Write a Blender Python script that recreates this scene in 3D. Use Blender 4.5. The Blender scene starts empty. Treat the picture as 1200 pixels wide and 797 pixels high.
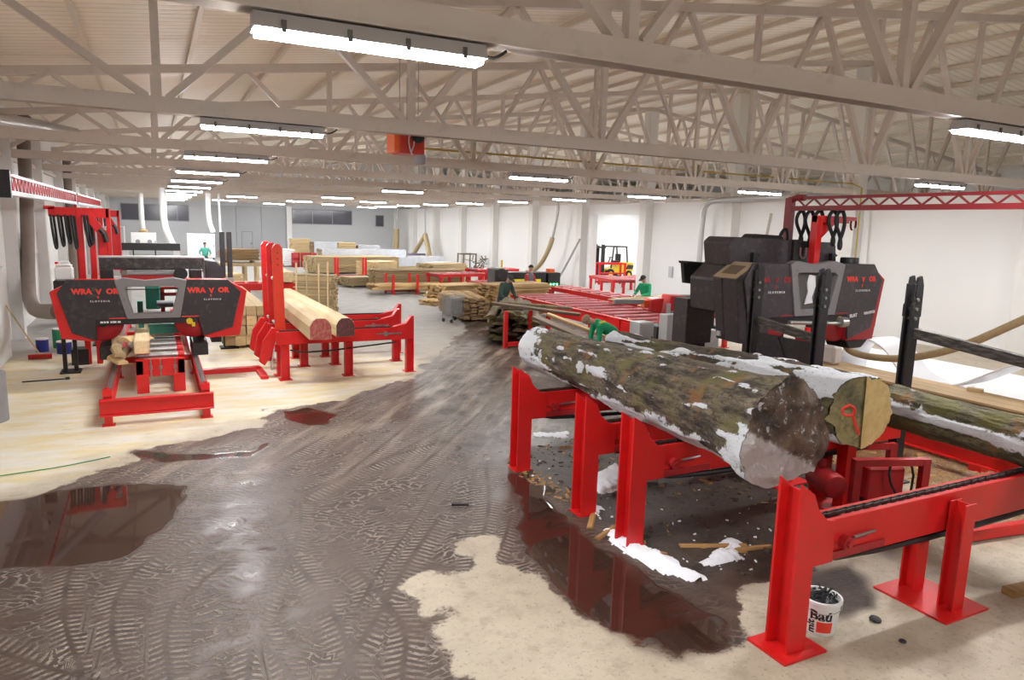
import bpy, bmesh, math, random
from math import pi, sin, cos, radians, sqrt, atan2
from mathutils import Vector, Matrix, noise, Euler
random.seed(7)
SC = bpy.context.scene
COL = SC.collection
V = Vector
# ------------------------------------------------------------------ helpers
def link(o, parent=None):
    COL.objects.link(o)
    if parent: o.parent = parent
    return o
def tag(o, label=None, cat=None, group=None, kind=None):
    if label: o['label'] = label
    if cat: o['category'] = cat
    if group: o['group'] = group
    if kind: o['kind'] = kind
    return o
def thing(name, label, cat, loc=(0,0,0), rz=0, group=None):
    o = bpy.data.objects.new(name, None); o.empty_display_size = .1
    link(o); o.location = loc; o.rotation_euler = (0,0,rz)
    return tag(o, label, cat, group)
def dup(root, loc, rz=None, label=None, group=None):
    r = root.copy(); COL.objects.link(r); r.location = loc
    if rz is not None: r.rotation_euler = (0,0,rz)
    if label: r['label'] = label
    if group: r['group'] = group
    def rec(a, b):
        for ch in list(a.children):
            c = ch.copy(); COL.objects.link(c); c.parent = b
            rec(ch, c)
    rec(root, r)
    return r
class MB:
    def __init__(s): s.v=[]; s.f=[]; s.mi=[]; s.cur=0
    def add(s, vs, fs):
        n=len(s.v); s.v += [tuple(v) for v in vs]
        for f in fs: s.f.append([i+n for i in f]); s.mi.append(s.cur)
        return s
    def box(s, x0,x1,y0,y1,z0,z1):
        return s.add([(x0,y0,z0),(x1,y0,z0),(x1,y1,z0),(x0,y1,z0),(x0,y0,z1),(x1,y0,z1),(x1,y1,z1),(x0,y1,z1)],
            [(3,2,1,0),(4,5,6,7),(0,1,5,4),(1,2,6,5),(2,3,7,6),(3,0,4,7)])
    def cbox(s, c, d):
        return s.box(c[0]-d[0]/2,c[0]+d[0]/2,c[1]-d[1]/2,c[1]+d[1]/2,c[2]-d[2]/2,c[2]+d[2]/2)
    def bar(s, p, q, w, h, up=(0,0,1)):
        p=V(p); q=V(q); d=(q-p).normalized(); u=V(up)
        if abs(d.dot(u))>.98: u=V((0,1,0))
        a=d.cross(u).normalized()*w/2; b=a.cross(d).normalized()*h/2
        vs=[]
        for o in (p,q): vs += [o-a-b,o+a-b,o+a+b,o-a+b]
        return s.add(vs,[(3,2,1,0),(4,5,6,7),(0,1,5,4),(1,2,6,5),(2,3,7,6),(3,0,4,7)])
    def cyl(s, p, q, r, n=14, r2=None, cap=True):
        p=V(p); q=V(q); r2=r if r2 is None else r2
        d=(q-p).normalized(); u=V((0,0,1)) if abs(d.z)<.95 else V((0,1,0))
        a=d.cross(u).normalized(); b=a.cross(d)
        vs=[]
        for o,rr in ((p,r),(q,r2)):
            for i in range(n):
                t=2*pi*i/n; vs.append(o+a*cos(t)*rr+b*sin(t)*rr)
        fs=[(i,(i+1)%n,n+(i+1)%n,n+i) for i in range(n)]
        if cap: fs += [tuple(range(n))[::-1], tuple(range(n,2*n))]
        return s.add(vs,fs)
    def tube(s, pts, r, n=8, smooth=0, closed=False):
        P=[V(p) for p in pts]
        for _ in range(smooth):
            Q=[P[0]]
            for a,b in zip(P,P[1:]): Q += [a*.75+b*.25, a*.25+b*.75]
            Q.append(P[-1]); P=Q
        rs = r if isinstance(r,(list,tuple)) else None
        d=(P[1]-P[0]).normalized(); u=V((0,0,1)) if abs(d.z)<.9 else V((0,1,0))
        a=d.cross(u).normalized(); vs=[]
        m=len(P)
        for k in range(m):
            d=(P[min(k+1,m-1)]-P[max(k-1,0)]).normalized()
            a=(a-d*a.dot(d)).normalized(); b=a.cross(d)
            rr = r if rs is None else rs[0]+(rs[1]-rs[0])*k/(m-1)
            for i in range(n):
                t=2*pi*i/n; vs.append(P[k]+a*cos(t)*rr+b*sin(t)*rr)
        fs=[(k*n+i,k*n+(i+1)%n,(k+1)*n+(i+1)%n,(k+1)*n+i) for k in range(m-1) for i in range(n)]
        fs += [tuple(range(n))[::-1], tuple(range((m-1)*n,m*n))]
        return s.add(vs,fs)
    def prism(s, poly, axis, a0, a1):
        n=len(poly)
        def mk(p,a):
            return (a,p[0],p[1]) if axis=='x' else (p[0],a,p[1]) if axis=='y' else (p[0],p[1],a)
        vs=[mk(p,a0) for p in poly]+[mk(p,a1) for p in poly]
        fs=[tuple(range(n)),tuple(range(n,2*n))[::-1]]+[(i,n+i,n+(i+1)%n,(i+1)%n) for i in range(n)]
        return s.add(vs,fs)
    def ring(s, outer, inner, axis, a0, a1):       # frame between two polygons with equal vertex counts
        n=len(outer)
        def mk(p,a):
            return (a,p[0],p[1]) if axis=='x' else (p[0],a,p[1]) if axis=='y' else (p[0],p[1],a)
        vs=[mk(p,a0) for p in outer]+[mk(p,a0) for p in inner]+[mk(p,a1) for p in outer]+[mk(p,a1) for p in inner]
        fs=[]
        for i in range(n):
            j=(i+1)%n
            fs += [(i,j,n+j,n+i),(2*n+i,3*n+i,3*n+j,2*n+j),(i,2*n+i,2*n+j,j),(n+i,n+j,3*n+j,3*n+i)]
        return s.add(vs,fs)
    def lathe(s, prof, c=(0,0,0), n=20, axis='z'):
        vs=[]
        for r,z in prof:
            for i in range(n):
                t=2*pi*i/n; x,y=r*cos(t),r*sin(t)
                p=(x,y,z) if axis=='z' else (x,z,y) if axis=='y' else (z,x,y)
                vs.append((p[0]+c[0],p[1]+c[1],p[2]+c[2]))
        m=len(prof)
        fs=[(k*n+i,k*n+(i+1)%n,(k+1)*n+(i+1)%n,(k+1)*n+i) for k in range(m-1) for i in range(n)]
        fs += [tuple(range(n))[::-1], tuple(range((m-1)*n,m*n))]
        return s.add(vs,fs)
    def ibeam(s, p, q, w, h, t=.02, up=(0,0,1)):
        p=V(p); q=V(q); d=(q-p).normalized(); u=V(up)
        if abs(d.dot(u))>.98: u=V((0,1,0))
        a=d.cross(u).normalized(); b=a.cross(d).normalized()
        s.bar(p+b*(h/2-t/2),q+b*(h/2-t/2),w,t,up); s.bar(p-b*(h/2-t/2),q-b*(h/2-t/2),w,t,up)
        return s.bar(p,q,t,h-2*t,up)
    def build(s, name, mats, parent=None, loc=(0,0,0), bevel=0, smooth=False, rz=0):
        me=bpy.data.meshes.new(name); me.from_pydata(s.v,[],s.f); 
        bm=bmesh.new(); bm.from_mesh(me); bmesh.ops.recalc_face_normals(bm,faces=bm.faces[:]); bm.to_mesh(me); bm.free()
        if not isinstance(mats,(list,tuple)): mats=[mats]
        for m in mats: me.materials.append(m)
        if len(mats)>1: me.polygons.foreach_set('material_index',s.mi)
        o=bpy.data.objects.new(name,me); link(o,parent); o.location=loc
        if rz: o.rotation_euler=(0,0,rz)
        if bevel:
            b=o.modifiers.new('bevel','BEVEL'); b.width=bevel; b.segments=1; b.limit_method='ANGLE'
        if smooth:
            me.polygons.foreach_set('use_smooth',[True]*len(me.polygons))
            try: me.set_sharp_from_angle(angle=radians(42))
            except Exception: pass
        me.update()
        return o
def text(name, s, size, m, parent, loc, rot, bold=0, depth=.004, align='CENTER', space=1.0):
    cu=bpy.data.curves.new(name,'FONT'); cu.body=s; cu.size=size; cu.extrude=depth; cu.offset=bold; cu.align_x=align; cu.space_character=space; cu.resolution_u=2
    t=bpy.data.objects.new(name,cu); COL.objects.link(t)
    dg=bpy.context.evaluated_depsgraph_get()
    me=bpy.data.meshes.new_from_object(t.evaluated_get(dg)); bpy.data.objects.remove(t)
    me.materials.clear(); me.materials.append(m)
    o=bpy.data.objects.new(name,me); link(o,parent); o.location=loc; o.rotation_euler=rot
    return o
# ------------------------------------------------------------------ materials
MATS={}
class NT:
    def __init__(s,name):
        s.m=bpy.data.materials.new(name); s.m.use_nodes=True
        s.t=s.m.node_tree; s.n=s.t.nodes; s.l=s.t.links
        s.b=s.n['Principled BSDF']
    def node(s,t,**k):
        n=s.n.new(t)
        for a,b in k.items():
            if a in n.inputs: n.inputs[a].default_value=b
            else: setattr(n,a,b)
        return n
    def lk(s,a,b): s.l.new(a,b)
    def coord(s,scale=(1,1,1),kind='Object'):
        c=s.node('ShaderNodeTexCoord'); m=s.node('ShaderNodeMapping'); m.inputs['Scale'].default_value=scale
        s.lk(c.outputs[kind],m.inputs['Vector']); return m.outputs[0]
    def noise(s,vec,scale,detail=4,rough=.55):
        n=s.node('ShaderNodeTexNoise'); n.inputs['Scale'].default_value=scale; n.inputs['Detail'].default_value=detail; n.inputs['Roughness'].default_value=rough
        if vec is not None: s.lk(vec,n.inputs['Vector'])
        return n.outputs['Fac']
    def ramp(s,fac,a,b,ca=(0,0,0,1),cb=(1,1,1,1)):
        r=s.node('ShaderNodeValToRGB'); e=r.color_ramp.elements
        e[0].position=a; e[1].position=b; e[0].color=ca; e[1].color=cb
        s.lk(fac,r.inputs[0]); return r.outputs[0]
    def mix(s,fac,a,b,mode='MIX'):
        m=s.node('ShaderNodeMix'); m.data_type='RGBA'; m.blend_type=mode; m.clamp_factor=True
        for x,i in ((fac,0),(a,6),(b,7)):
            if isinstance(x,(int,float)): m.inputs[i].default_value=x
            elif isinstance(x,(tuple,list)): m.inputs[i].default_value=tuple(x)+((1,) if len(x)==3 else ())
            else: s.lk(x,m.inputs[i])
        return m.outputs[2]
    def math(s,op,a,b=None,clamp=False):
        m=s.node('ShaderNodeMath'); m.operation=op; m.use_clamp=clamp
        for i,x in enumerate((a,b)):
            if x is None: continue
            if isinstance(x,(int,float)): m.inputs[i].default_value=x
            else: s.lk(x,m.inputs[i])
        return m.outputs[0]
    def attr(s,name):
        a=s.node('ShaderNodeAttribute'); a.attribute_name=name; return a
    def bump(s,h,strength=.3,dist=.02):
        b=s.node('ShaderNodeBump'); b.inputs['Strength'].default_value=strength; b.inputs['Distance'].default_value=dist
        s.lk(h,b.inputs['Height']); s.lk(b.outputs[0],s.b.inputs['Normal'])
    def out(s,col=None,rough=None,metal=0):
        if col is not None:
            if isinstance(col,(tuple,list)): s.b.inputs['Base Color'].default_value=tuple(col)+((1,) if len(col)==3 else ())
            else: s.lk(col,s.b.inputs['Base Color'])
        if rough is not None:
            if isinstance(rough,(int,float)): s.b.inputs['Roughness'].default_value=rough
            else: s.lk(rough,s.b.inputs['Roughness'])
        s.b.inputs['Metallic'].default_value=metal
        return s.m
def paint(name,col,rough=.45,metal=0,var=.12,scale=6,dirt=None,dirt_amt=.35,bump=0,stretch=(1,1,1)):
    if name in MATS: return MATS[name]
    t=NT(name); vec=t.coord(stretch)
    n=t.noise(vec,scale,3); d=tuple(max(0,c*(1-var)) for c in col); l=tuple(min(1,c*(1+var)) for c in col)
    c=t.mix(n,d,l)
    if dirt:
        n2=t.noise(vec,scale*2.3,6,.7); f=t.ramp(n2,.62-.25*dirt_amt,.80-.2*dirt_amt)
        c=t.mix(t.math('MULTIPLY',f,.75),c,dirt)
    r=t.math('ADD',t.math('MULTIPLY',n,.25),rough-.12,True)
    if bump: t.bump(t.noise(vec,scale*5,4),bump,.01)
    MATS[name]=t.out(c,r,metal); return MATS[name]
def wood(name,c1,c2,axis='y',scale=3,rough=.7,end=None):
    if name in MATS: return MATS[name]
    t=NT(name); s={'x':(.15,2.2,2.2),'y':(2.2,.15,2.2),'z':(2.2,2.2,.15)}[axis]
    vec=t.coord(s); n=t.noise(vec,scale*3,5,.6)
    oi=t.node('ShaderNodeObjectInfo')
    c=t.mix(t.ramp(n,.35,.68),c1,c2)
    c=t.mix(t.math('MULTIPLY',t.ramp(oi.outputs['Random'],.25,1.0),.8),c,tuple(x*.42 for x in c1))
    n2=t.noise(t.coord((1,1,1)),1.7,3); c=t.mix(t.math('MULTIPLY',t.ramp(n2,.5,.75),.35),c,tuple(x*.8 for x in c2))
    t.bump(n,.15,.01)
    MATS[name]=t.out(c,rough); return MATS[name]
def emit(name,col,strength):
    if name in MATS: return MATS[name]
    t=NT(name); t.b.inputs['Emission Color'].default_value=tuple(col)+(1,); t.b.inputs['Emission Strength'].default_value=strength
    MATS[name]=t.out(col,.4); return MATS[name]
RED=paint('red_paint',(.62,.012,.012),.38,var=.15,scale=5,dirt=(.25,.06,.05),dirt_amt=.12)
DRED=paint('dark_red_paint',(.36,.012,.016),.45,var=.2,scale=5,dirt=(.12,.04,.04),dirt_amt=.3)
ORED=paint('orange_highlight_red',(.72,.045,.015),.4,var=.12,scale=4)  # orange highlight put into the colour of the log turner's front arm
CHAR=paint('charcoal_cover',(.028,.023,.028),.42,var=.25,scale=4,dirt=(.10,.085,.085),dirt_amt=.35)
BLK=paint('black_steel',(.012,.011,.013),.5,var=.3,scale=7,dirt=(.06,.05,.045),dirt_amt=.3)
GREYF=paint('grey_frame_paint',(.21,.20,.21),.45,var=.1,scale=4,dirt=(.12,.1,.1),dirt_amt=.2)
LGREY=paint('light_grey_paint',(.52,.52,.53),.45,var=.06,scale=4)
MGREY=paint('mid_grey_paint',(.26,.26,.28),.5,var=.12,scale=4)
BEIGE=paint('beige_grey_paint',(.42,.40,.33),.5,var=.1,scale=4)
WHITE=paint('white_paint',(.80,.80,.80),.5,var=.04,scale=3)
STEEL=paint('bare_steel',(.42,.41,.40),.32,metal=.85,var=.2,scale=9,dirt=(.12,.1,.09),dirt_amt=.3)
RUBBER=paint('black_rubber',(.010,.010,.011),.65,var=.2,scale=8)
YEL=paint('yellow_paint',(.72,.50,.02),.45,var=.1)
SIGNAL=paint('signal_yellow',(.85,.75,.03),.5,var=.05)
ORANGE=paint('orange_paint',(.80,.13,.02),.45,var=.1)
GREEN=paint('green_paint',(.02,.28,.13),.5,var=.15)
TEAL=paint('teal_paint',(.06,.34,.26),.5,var=.15)
BLUE=paint('blue_plastic',(.02,.03,.22),.4,var=.1)
GALV=paint('galvanised_duct',(.45,.44,.43),.4,metal=.5,var=.12,scale=3)
DUCT=paint('brown_grey_duct',(.20,.155,.125),.55,var=.12,scale=4,dirt=(.14,.11,.09),dirt_amt=.3)
TRUSS=paint('truss_paint',(.60,.53,.475),.5,var=.07,scale=2,dirt=(.46,.39,.34),dirt_amt=.2)
WALLP=paint('white_wall_panel',(.79,.785,.78),.6,var=.03,scale=.8)
COLP=paint('column_paint',(.70,.685,.66),.6,var=.05,scale=.8)
BACKW=paint('grey_back_wall',(.55,.56,.58),.6,var=.03,scale=.6)
DOORP=paint('sliding_door_grey',(.40,.41,.43),.5,var=.03,scale=.6)
GLASSN=paint('night_window_glass',(.10,.095,.12),.15,var=.2,scale=.6)
WOODF=wood('fresh_sawn_pine',(.72,.52,.27),(.58,.37,.16),'y')
WOODX=wood('fresh_sawn_pine_cross',(.70,.50,.26),(.54,.35,.15),'x')
WOODP=wood('pale_planed_timber',(.86,.69,.43),(.74,.55,.30),'y')
WOODO=wood('old_platform_timber',(.42,.25,.10),(.26,.14,.055),'y')
WOODT=wood('platform_deck_timber',(.66,.47,.26),(.50,.33,.16),'y')
WOODD=wood('grey_weathered_board',(.30,.22,.15),(.17,.115,.08),'y')
PLAST=paint('clear_film_wrap',(.56,.58,.62),.12,var=.25,scale=3,bump=.4)
SNOW=paint('snow',(.88,.90,.95),.6,var=.03,scale=30,bump=.5)
YPIPE=paint('yellow_gas_pipe',(.42,.30,.05),.45,var=.1)
HOSE=paint('clear_tan_hose',(.42,.32,.17),.35,var=.2,scale=14,stretch=(1,1,1),dirt=(.28,.18,.07),dirt_amt=.4)
WSHEET=paint('white_plastic_sheet',(.82,.82,.85),.35,var=.04,scale=2)
REDTXT=paint('red_lettering',(.80,.05,.03),.4,var=.04)
DREDTXT=paint('dim_red_lettering',(.30,.02,.02),.4,var=.04)
WTXT=paint('white_lettering',(.75,.75,.75),.4,var=.02)
BTXT=paint('black_lettering',(.012,.012,.012),.4,var=.02)
# ------------------------------------------------------------------ camera
F=828.24; YAW,PIT,ROL=.46948,.16040,.02918; HC=3.2
fw=V((sin(YAW)*cos(PIT),cos(YAW)*cos(PIT),-sin(PIT))); r0=V((cos(YAW),-sin(YAW),0)); u0=r0.cross(fw)
rr=r0*cos(ROL)+u0*sin(ROL); uu=u0*cos(ROL)-r0*sin(ROL)
cd=bpy.data.cameras.new('camera'); cam=bpy.data.objects.new('camera',cd); COL.objects.link(cam)
cd.sensor_width=36; cd.lens=F/1200*36; cd.clip_end=300; cd.clip_start=.05
M=Matrix((rr,uu,-fw)).transposed().to_4x4(); M.translation=(0,0,HC); cam.matrix_world=M
SC.camera=cam
SC.view_settings.view_transform='Standard'; SC.view_settings.look='None'; SC.view_settings.gamma=1; SC.view_settings.use_curve_mapping=False
SC.view_settings.exposure=2.35
SC.cycles.use_denoising=True; SC.cycles.max_bounces=7; SC.cycles.diffuse_bounces=5; SC.cycles.glossy_bounces=3; SC.cycles.transmission_bounces=4
SC.cycles.sample_clamp_indirect=6; SC.cycles.caustics_reflective=False; SC.cycles.caustics_refractive=False
w=bpy.data.worlds.new('world'); SC.world=w; w.use_nodes=True
w.node_tree.nodes['Background'].inputs[0].default_value=(.9,.95,1,1); w.node_tree.nodes['Background'].inputs[1].default_value=.12
# ------------------------------------------------------------------ building
XL,XR,XF=-3.3,20.7,38.0
Y0,Y1=-9.0,65.6
def topz(x): return 5.97+.128*x if x<=20.5 else 8.6-.128*(x-20.5)
def struct(o): o['kind']='structure'; return o
# floor with mud, puddle and tyre track masks
MUD=[(-3.3,8.6),(-1.66,9.21),(-1.20,9.38),(-0.62,9.93),(-0.29,10.45),(0.54,10.97),(1.29,11.25),(1.83,12.27),(2.91,12.51),(3.73,13.16),(4.95,14.17),(5.99,15.91),(7.24,17.92),(8.53,20.07),(9.6,22.30),(12.40,21.81),(11.79,15.09),(12.11,9.01),(10.25,6.80),(7.77,4.95),(6.47,4.53),(4.86,4.27),(4.18,4.10),(3.76,3.70),(3.41,3.73),(3.17,4.04),(3.10,4.55),(3.07,5.22),(2.97,5.72),(2.94,6.25),(2.69,6.15),(2.45,5.67),(2.07,5.66),(1.81,5.60),(1.84,5.00),(1.78,4.22),(1.8,2.0),(-3.3,2.0)]
PUD=[[(-3.2,9.0),(-1.90,9.26),(-1.19,9.29),(-0.59,9.40),(0.18,8.96),(0.22,8.37),(-0.06,7.71),(-0.36,7.25),(-0.98,7.26),(-1.57,7.38),(-3.2,7.5)],
[(4.03,7.84),(4.31,7.76),(4.06,6.77),(3.95,5.63),(3.95,4.72),(4.05,4.11),(3.78,3.72),(3.41,3.73),(3.17,4.04),(3.10,4.55),(3.15,5.36),(3.30,6.21)],
[(1.82,12.03),(2.23,12.12),(2.60,11.51),(2.40,11.03),(2.02,10.98),(1.80,11.37)],
[(0.25,8.36),(0.91,8.97),(1.51,10.23),(1.55,9.41),(1.13,7.73),(0.89,6.72),(0.64,5.96),(0.46,6.20),(0.77,6.97),(0.31,7.16)],
[(4.15,9.20),(4.78,9.32),(4.36,8.49),(3.88,8.29),(3.65,8.97),(3.52,9.67)]]
PAMT=[1,1,1,.42,.5]
STAIN=[(-0.44,10.55),(-0.36,10.68),(0.07,10.33),(1.12,10.09),(1.8,11.0),(1.5,10.5),(1.08,9.73),(-0.04,9.93)]
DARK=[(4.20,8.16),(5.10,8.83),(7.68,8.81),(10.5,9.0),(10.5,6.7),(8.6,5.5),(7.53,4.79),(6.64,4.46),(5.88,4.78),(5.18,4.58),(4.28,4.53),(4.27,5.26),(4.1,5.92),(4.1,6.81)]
MUDR=[(5.16,4.30),(6.12,4.37),(5.51,3.64),(5.0,3.65)]
SAWD=[(-3.2,19),(-1.15,18.5),(2.0,19.5),(3.2,17.2),(5.6,16.0),(4.92,14.06),(3.17,12.29),(1.35,11.76),(-0.35,10.76),(-1.70,9.44),(-3.2,9.0)]
CHIPS=[(8.6,8.5),(12,9),(12,4.5),(7.0,4.0),(7.3,4.6),(8.6,5.6)]
TRACKS=[[(-0.33,5.18),(-0.45,5.88),(-0.43,6.46),(-0.25,7.02),(0.33,7.54),(1.19,8.11),(2.66,8.97),(4.45,10.58)],
[(-0.5,4.6),(-0.56,5.28),(-0.76,6.02),(-0.83,6.76),(-0.79,7.44)],[(-1.6,6.4),(-1.15,5.89),(-0.79,5.51),(-0.51,5.26),(-.2,4.8)],
[(.4,4.4),(0.48,5.11),(0.71,5.93),(1.02,6.56),(1.33,7.52),(1.39,8.46)],[(1.3,5.3),(1.79,6.10),(2.28,6.76),(2.91,7.68),(3.54,8.54)],
[(0.94,7.68),(1.85,8.43),(2.98,9.23),(3.71,9.46)],[(0.47,8.27),(1.27,9.34),(2.88,11.18),(5.41,13.83),(8.38,17.58)],
[(.85,3.9),(0.74,4.69),(0.63,5.34),(0.53,5.86)],[(.7,4.1),(0.99,4.58),(1.46,5.17),(1.91,5.90),(2.77,7.04)],
[(1.95,5.54),(1.90,4.97),(1.87,4.37),(1.8,3.6)],[(1.29,11.25),(2.26,11.52),(3.74,12.63),(5.92,15.15),(8.19,19.26)],
[(0.18,6.16),(0.65,6.63),(1.07,6.84)],[(1.3,3.8),(1.42,4.39),(1.67,4.94),(1.61,5.69),(1.49,6.46)],
[(1.98,8.54),(3.30,10.23),(6.10,13.59),(8.23,16.21)],[(-.02,4.4),(-0.04,5.04),(-0.08,5.72),(0.06,6.37),(0.37,6.94)],
[(2.44,5.33),(3.02,6.01),(3.48,6.74)],[(2.2,5.2),(2.6,5.8),(3.3,6.9),(3.9,8.4)],[(2.7,8.2),(4.2,9.9),(6.5,12.9)],[(1.1,4.2),(1.2,5.1),(1.15,6.0),(.9,7.2)]]
TW=[.30,.26,.30,.24,.20,.40,.34,.26,.34,.16,.28,.3,.30,.30,.28,.22,.28,.34,.3]
import array
def sdist(poly,x,y):
    ins=False; dm=1e9; n=len(poly)
    for i in range(n):
        ax,ay=poly[i]; bx,by=poly[(i+1)%n]
        if (ay>y)!=(by>y) and x<(bx-ax)*(y-ay)/(by-ay)+ax: ins=not ins
        dx,dy=bx-ax,by-ay; t=max(0,min(1,((x-ax)*dx+(y-ay)*dy)/(dx*dx+dy*dy)))
        d=(ax+t*dx-x)**2+(ay+t*dy-y)**2
        if d<dm: dm=d
    d=sqrt(dm); return d if ins else -d
def sm(a,b,x):
    t=max(0,min(1,(x-a)/(b-a))); return t*t*(3-2*t)
def bbox(p): return min(a for a,b in p),max(a for a,b in p),min(b for a,b in p),max(b for a,b in p)
def smooth_line(P,k=2):
    for _ in range(k):
        Q=[P[0]]
        for a,b in zip(P,P[1:]): Q += [(a[0]*.75+b[0]*.25,a[1]*.75+b[1]*.25),(a[0]*.25+b[0]*.75,a[1]*.25+b[1]*.75)]
        Q.append(P[-1]); P=Q
    return P
def lin(a,b,s):
    n=max(1,round((b-a)/s)); return [a+(b-a)*i/n for i in range(n)]
def make_floor():
    xs=lin(XL,11,.06)+lin(11,24,1)+lin(24,XF,2)+[XF]
    ys=lin(Y0,1.6,1.5)+lin(1.6,12.5,.05)+lin(12.5,24,.12)+lin(24,Y1,1.5)+[Y1]
    nx,ny=len(xs),len(ys)
    verts=[(x,y,0) for y in ys for x in xs]
    faces=[(j*nx+i,j*nx+i+1,(j+1)*nx+i+1,(j+1)*nx+i) for j in range(ny-1) for i in range(nx-1)]
    me=bpy.data.meshes.new('floor'); me.from_pydata(verts,[],faces)
    N=nx*ny; A=[0.0]*(N*4); B=[0.0]*(N*4); Cc=[0.0]*(N*4)
    def jit(x,y,s,a): return noise.noise((x*s,y*s,3.3))*a
    def fill(poly,arr,ch,soft,amp,amt=1,pad=.5):
        x0,x1,y0,y1=bbox(poly)
        for j,y in enumerate(ys):
            if y<y0-pad or y>y1+pad: continue
            for i,x in enumerate(xs):
                if x<x0-pad or x>x1+pad: continue
                d=sdist(poly,x,y)+jit(x,y,1.6,amp)+jit(x,y,5,amp*.45)
                v=sm(-soft,soft,d)*amt; k=(j*nx+i)*4+ch
                if v>arr[k]: arr[k]=v
    fill(MUD,A,0,.14,.28)
    for p,a in zip(PUD,PAMT): fill(p,A,1,.09 if a==1 else .25,.12 if a==1 else .3,a)
    fill(STAIN,A,1,.06,.1,.8)
    fill(SAWD,A,2,.5,.35)
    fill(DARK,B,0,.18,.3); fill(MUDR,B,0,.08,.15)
    fill(CHIPS,B,1,.3,.3)
    # tyre tracks: (across, along, mask)
    best=[9.0]*N
    for q,(P,wd) in enumerate(zip(TRACKS,TW)):
        P=smooth_line(P); x0,x1,y0,y1=bbox(P); L=0
        segs=[]
        for a,b in zip(P,P[1:]):
            l=sqrt((b[0]-a[0])**2+(b[1]-a[1])**2); segs.append((a,b,l,L)); L+=l
        for j,y in enumerate(ys):
            if y<y0-.4 or y>y1+.4: continue
            for i,x in enumerate(xs):
                if x<x0-.4 or x>x1+.4: continue
                bd=9
                for a,b,l,L0 in segs:
                    if abs(a[0]-x)>1.5 or abs(a[1]-y)>1.5: continue
                    dx,dy=(b[0]-a[0])/l,(b[1]-a[1])/l
                    t=(x-a[0])*dx+(y-a[1])*dy; tc=max(0,min(l,t))
                    d=sqrt((a[0]+dx*tc-x)**2+(a[1]+dy*tc-y)**2)
                    if d<bd: bd=d; sx=(x-a[0])*-dy+(y-a[1])*dx; ss=L0+t
                k=j*nx+i
                if bd<wd*.75 and bd/wd<best[k]:
                    best[k]=bd/wd
                    fade=sm(0,.35,ss)*sm(0,.35,L-ss) if True else 1
                    Cc[k*4]=sx/wd*.5+.5; Cc[k*4+1]=ss; Cc[k*4+2]=max(Cc[k*4+2],sm(.62,.44,bd/wd)*fade); Cc[k*4+3]=(q*.37)%1
    for nm,arr in (('masks',A),('masks_b',B),('track',Cc)):
        a=me.attributes.new(nm,'FLOAT_COLOR','POINT'); a.data.foreach_set('color',arr)
    o=bpy.data.objects.new('floor',me); link(o); struct(o)
    # material
    t=NT('concrete_floor_with_mud'); vec=t.coord()
    ma=t.node('ShaderNodeSeparateColor'); t.lk(t.attr('masks').outputs['Color'],ma.inputs[0])
    mb=t.node('ShaderNodeSeparateColor'); t.lk(t.attr('masks_b').outputs['Color'],mb.inputs[0])
    tr=t.attr('track'); mc=t.node('ShaderNodeSeparateColor'); t.lk(tr.outputs['Color'],mc.inputs[0])
    mud,pud,saw=ma.outputs[0],ma.outputs[1],ma.outputs[2]; dark,chip=mb.outputs[0],mb.outputs[1]
    nA=t.noise(vec,.9,6,.6); nB=t.noise(vec,5,6,.65); nC=t.noise(vec,26,5,.7); nD=t.noise(vec,2.3,5,.6)
    conc=t.mix(t.ramp(nA,.35,.68),(.50,.43,.33),(.39,.33,.245))
    conc=t.mix(t.math('MULTIPLY',t.ramp(nB,.50,.72),.6),conc,(.26,.20,.145)); conc=t.mix(t.math('MULTIPLY',t.ramp(t.noise(vec,2.0,5,.7),.52,.70),.5),conc,(.30,.235,.17))
    conc=t.mix(t.math('MULTIPLY',t.ramp(nC,.57,.67),.65),conc,(.15,.10,.07))
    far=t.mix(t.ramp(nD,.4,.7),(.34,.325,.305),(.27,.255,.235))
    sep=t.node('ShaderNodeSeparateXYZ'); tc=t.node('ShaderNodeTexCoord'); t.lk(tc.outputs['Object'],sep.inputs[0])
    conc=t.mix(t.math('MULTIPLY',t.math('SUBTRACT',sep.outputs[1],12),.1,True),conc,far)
    vx=t.coord((.55,2.0,1)); nS=t.noise(vx,1.6,6,.65)
    sawc=t.mix(t.ramp(nS,.38,.62),(.72,.69,.62),(.70,.57,.30))
    sawc=t.mix(t.math('MULTIPLY',t.ramp(t.noise(vx,3.3,6,.7),.58,.72),.6),sawc,(.36,.30,.22))
    c=t.mix(saw,conc,sawc)
    # mud
    mud=t.ramp(t.math('ADD',mud,t.math('ADD',t.math('MULTIPLY',t.math('SUBTRACT',nB,.5),1.3),t.math('MULTIPLY',t.math('SUBTRACT',nC,.5),.9))),.38,.62)
    mu=t.mix(t.ramp(nD,.35,.7),(.085,.056,.042),(.045,.028,.021))
    mu=t.mix(t.math('MULTIPLY',t.ramp(nB,.45,.72),.5),mu,(.135,.10,.078))
    # tread pattern
    ax=t.math('ABSOLUTE',t.math('SUBTRACT',mc.outputs[0],.5))
    side=t.math('GREATER_THAN',mc.outputs[0],.5); ph=t.math('ADD',t.math('MULTIPLY',mc.outputs[1],13.5),t.math('MULTIPLY',ax,2.6)); ph=t.math('ADD',ph,t.math('MULTIPLY',side,.5))
    ph=t.math('ADD',ph,t.math('MULTIPLY',nB,.55)); ph=t.math('ADD',ph,t.math('MULTIPLY',nD,.5))
    wv=t.math('SINE',t.math('MULTIPLY',ph,6.2832)); wv=t.math('ADD',t.math('MULTIPLY',wv,.5),.5)
    wv=t.ramp(wv,.5,.72); wv=t.math('MULTIPLY',wv,t.ramp(ax,.02,.07))
    tread=t.math('MULTIPLY',wv,mc.outputs[2])
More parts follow.
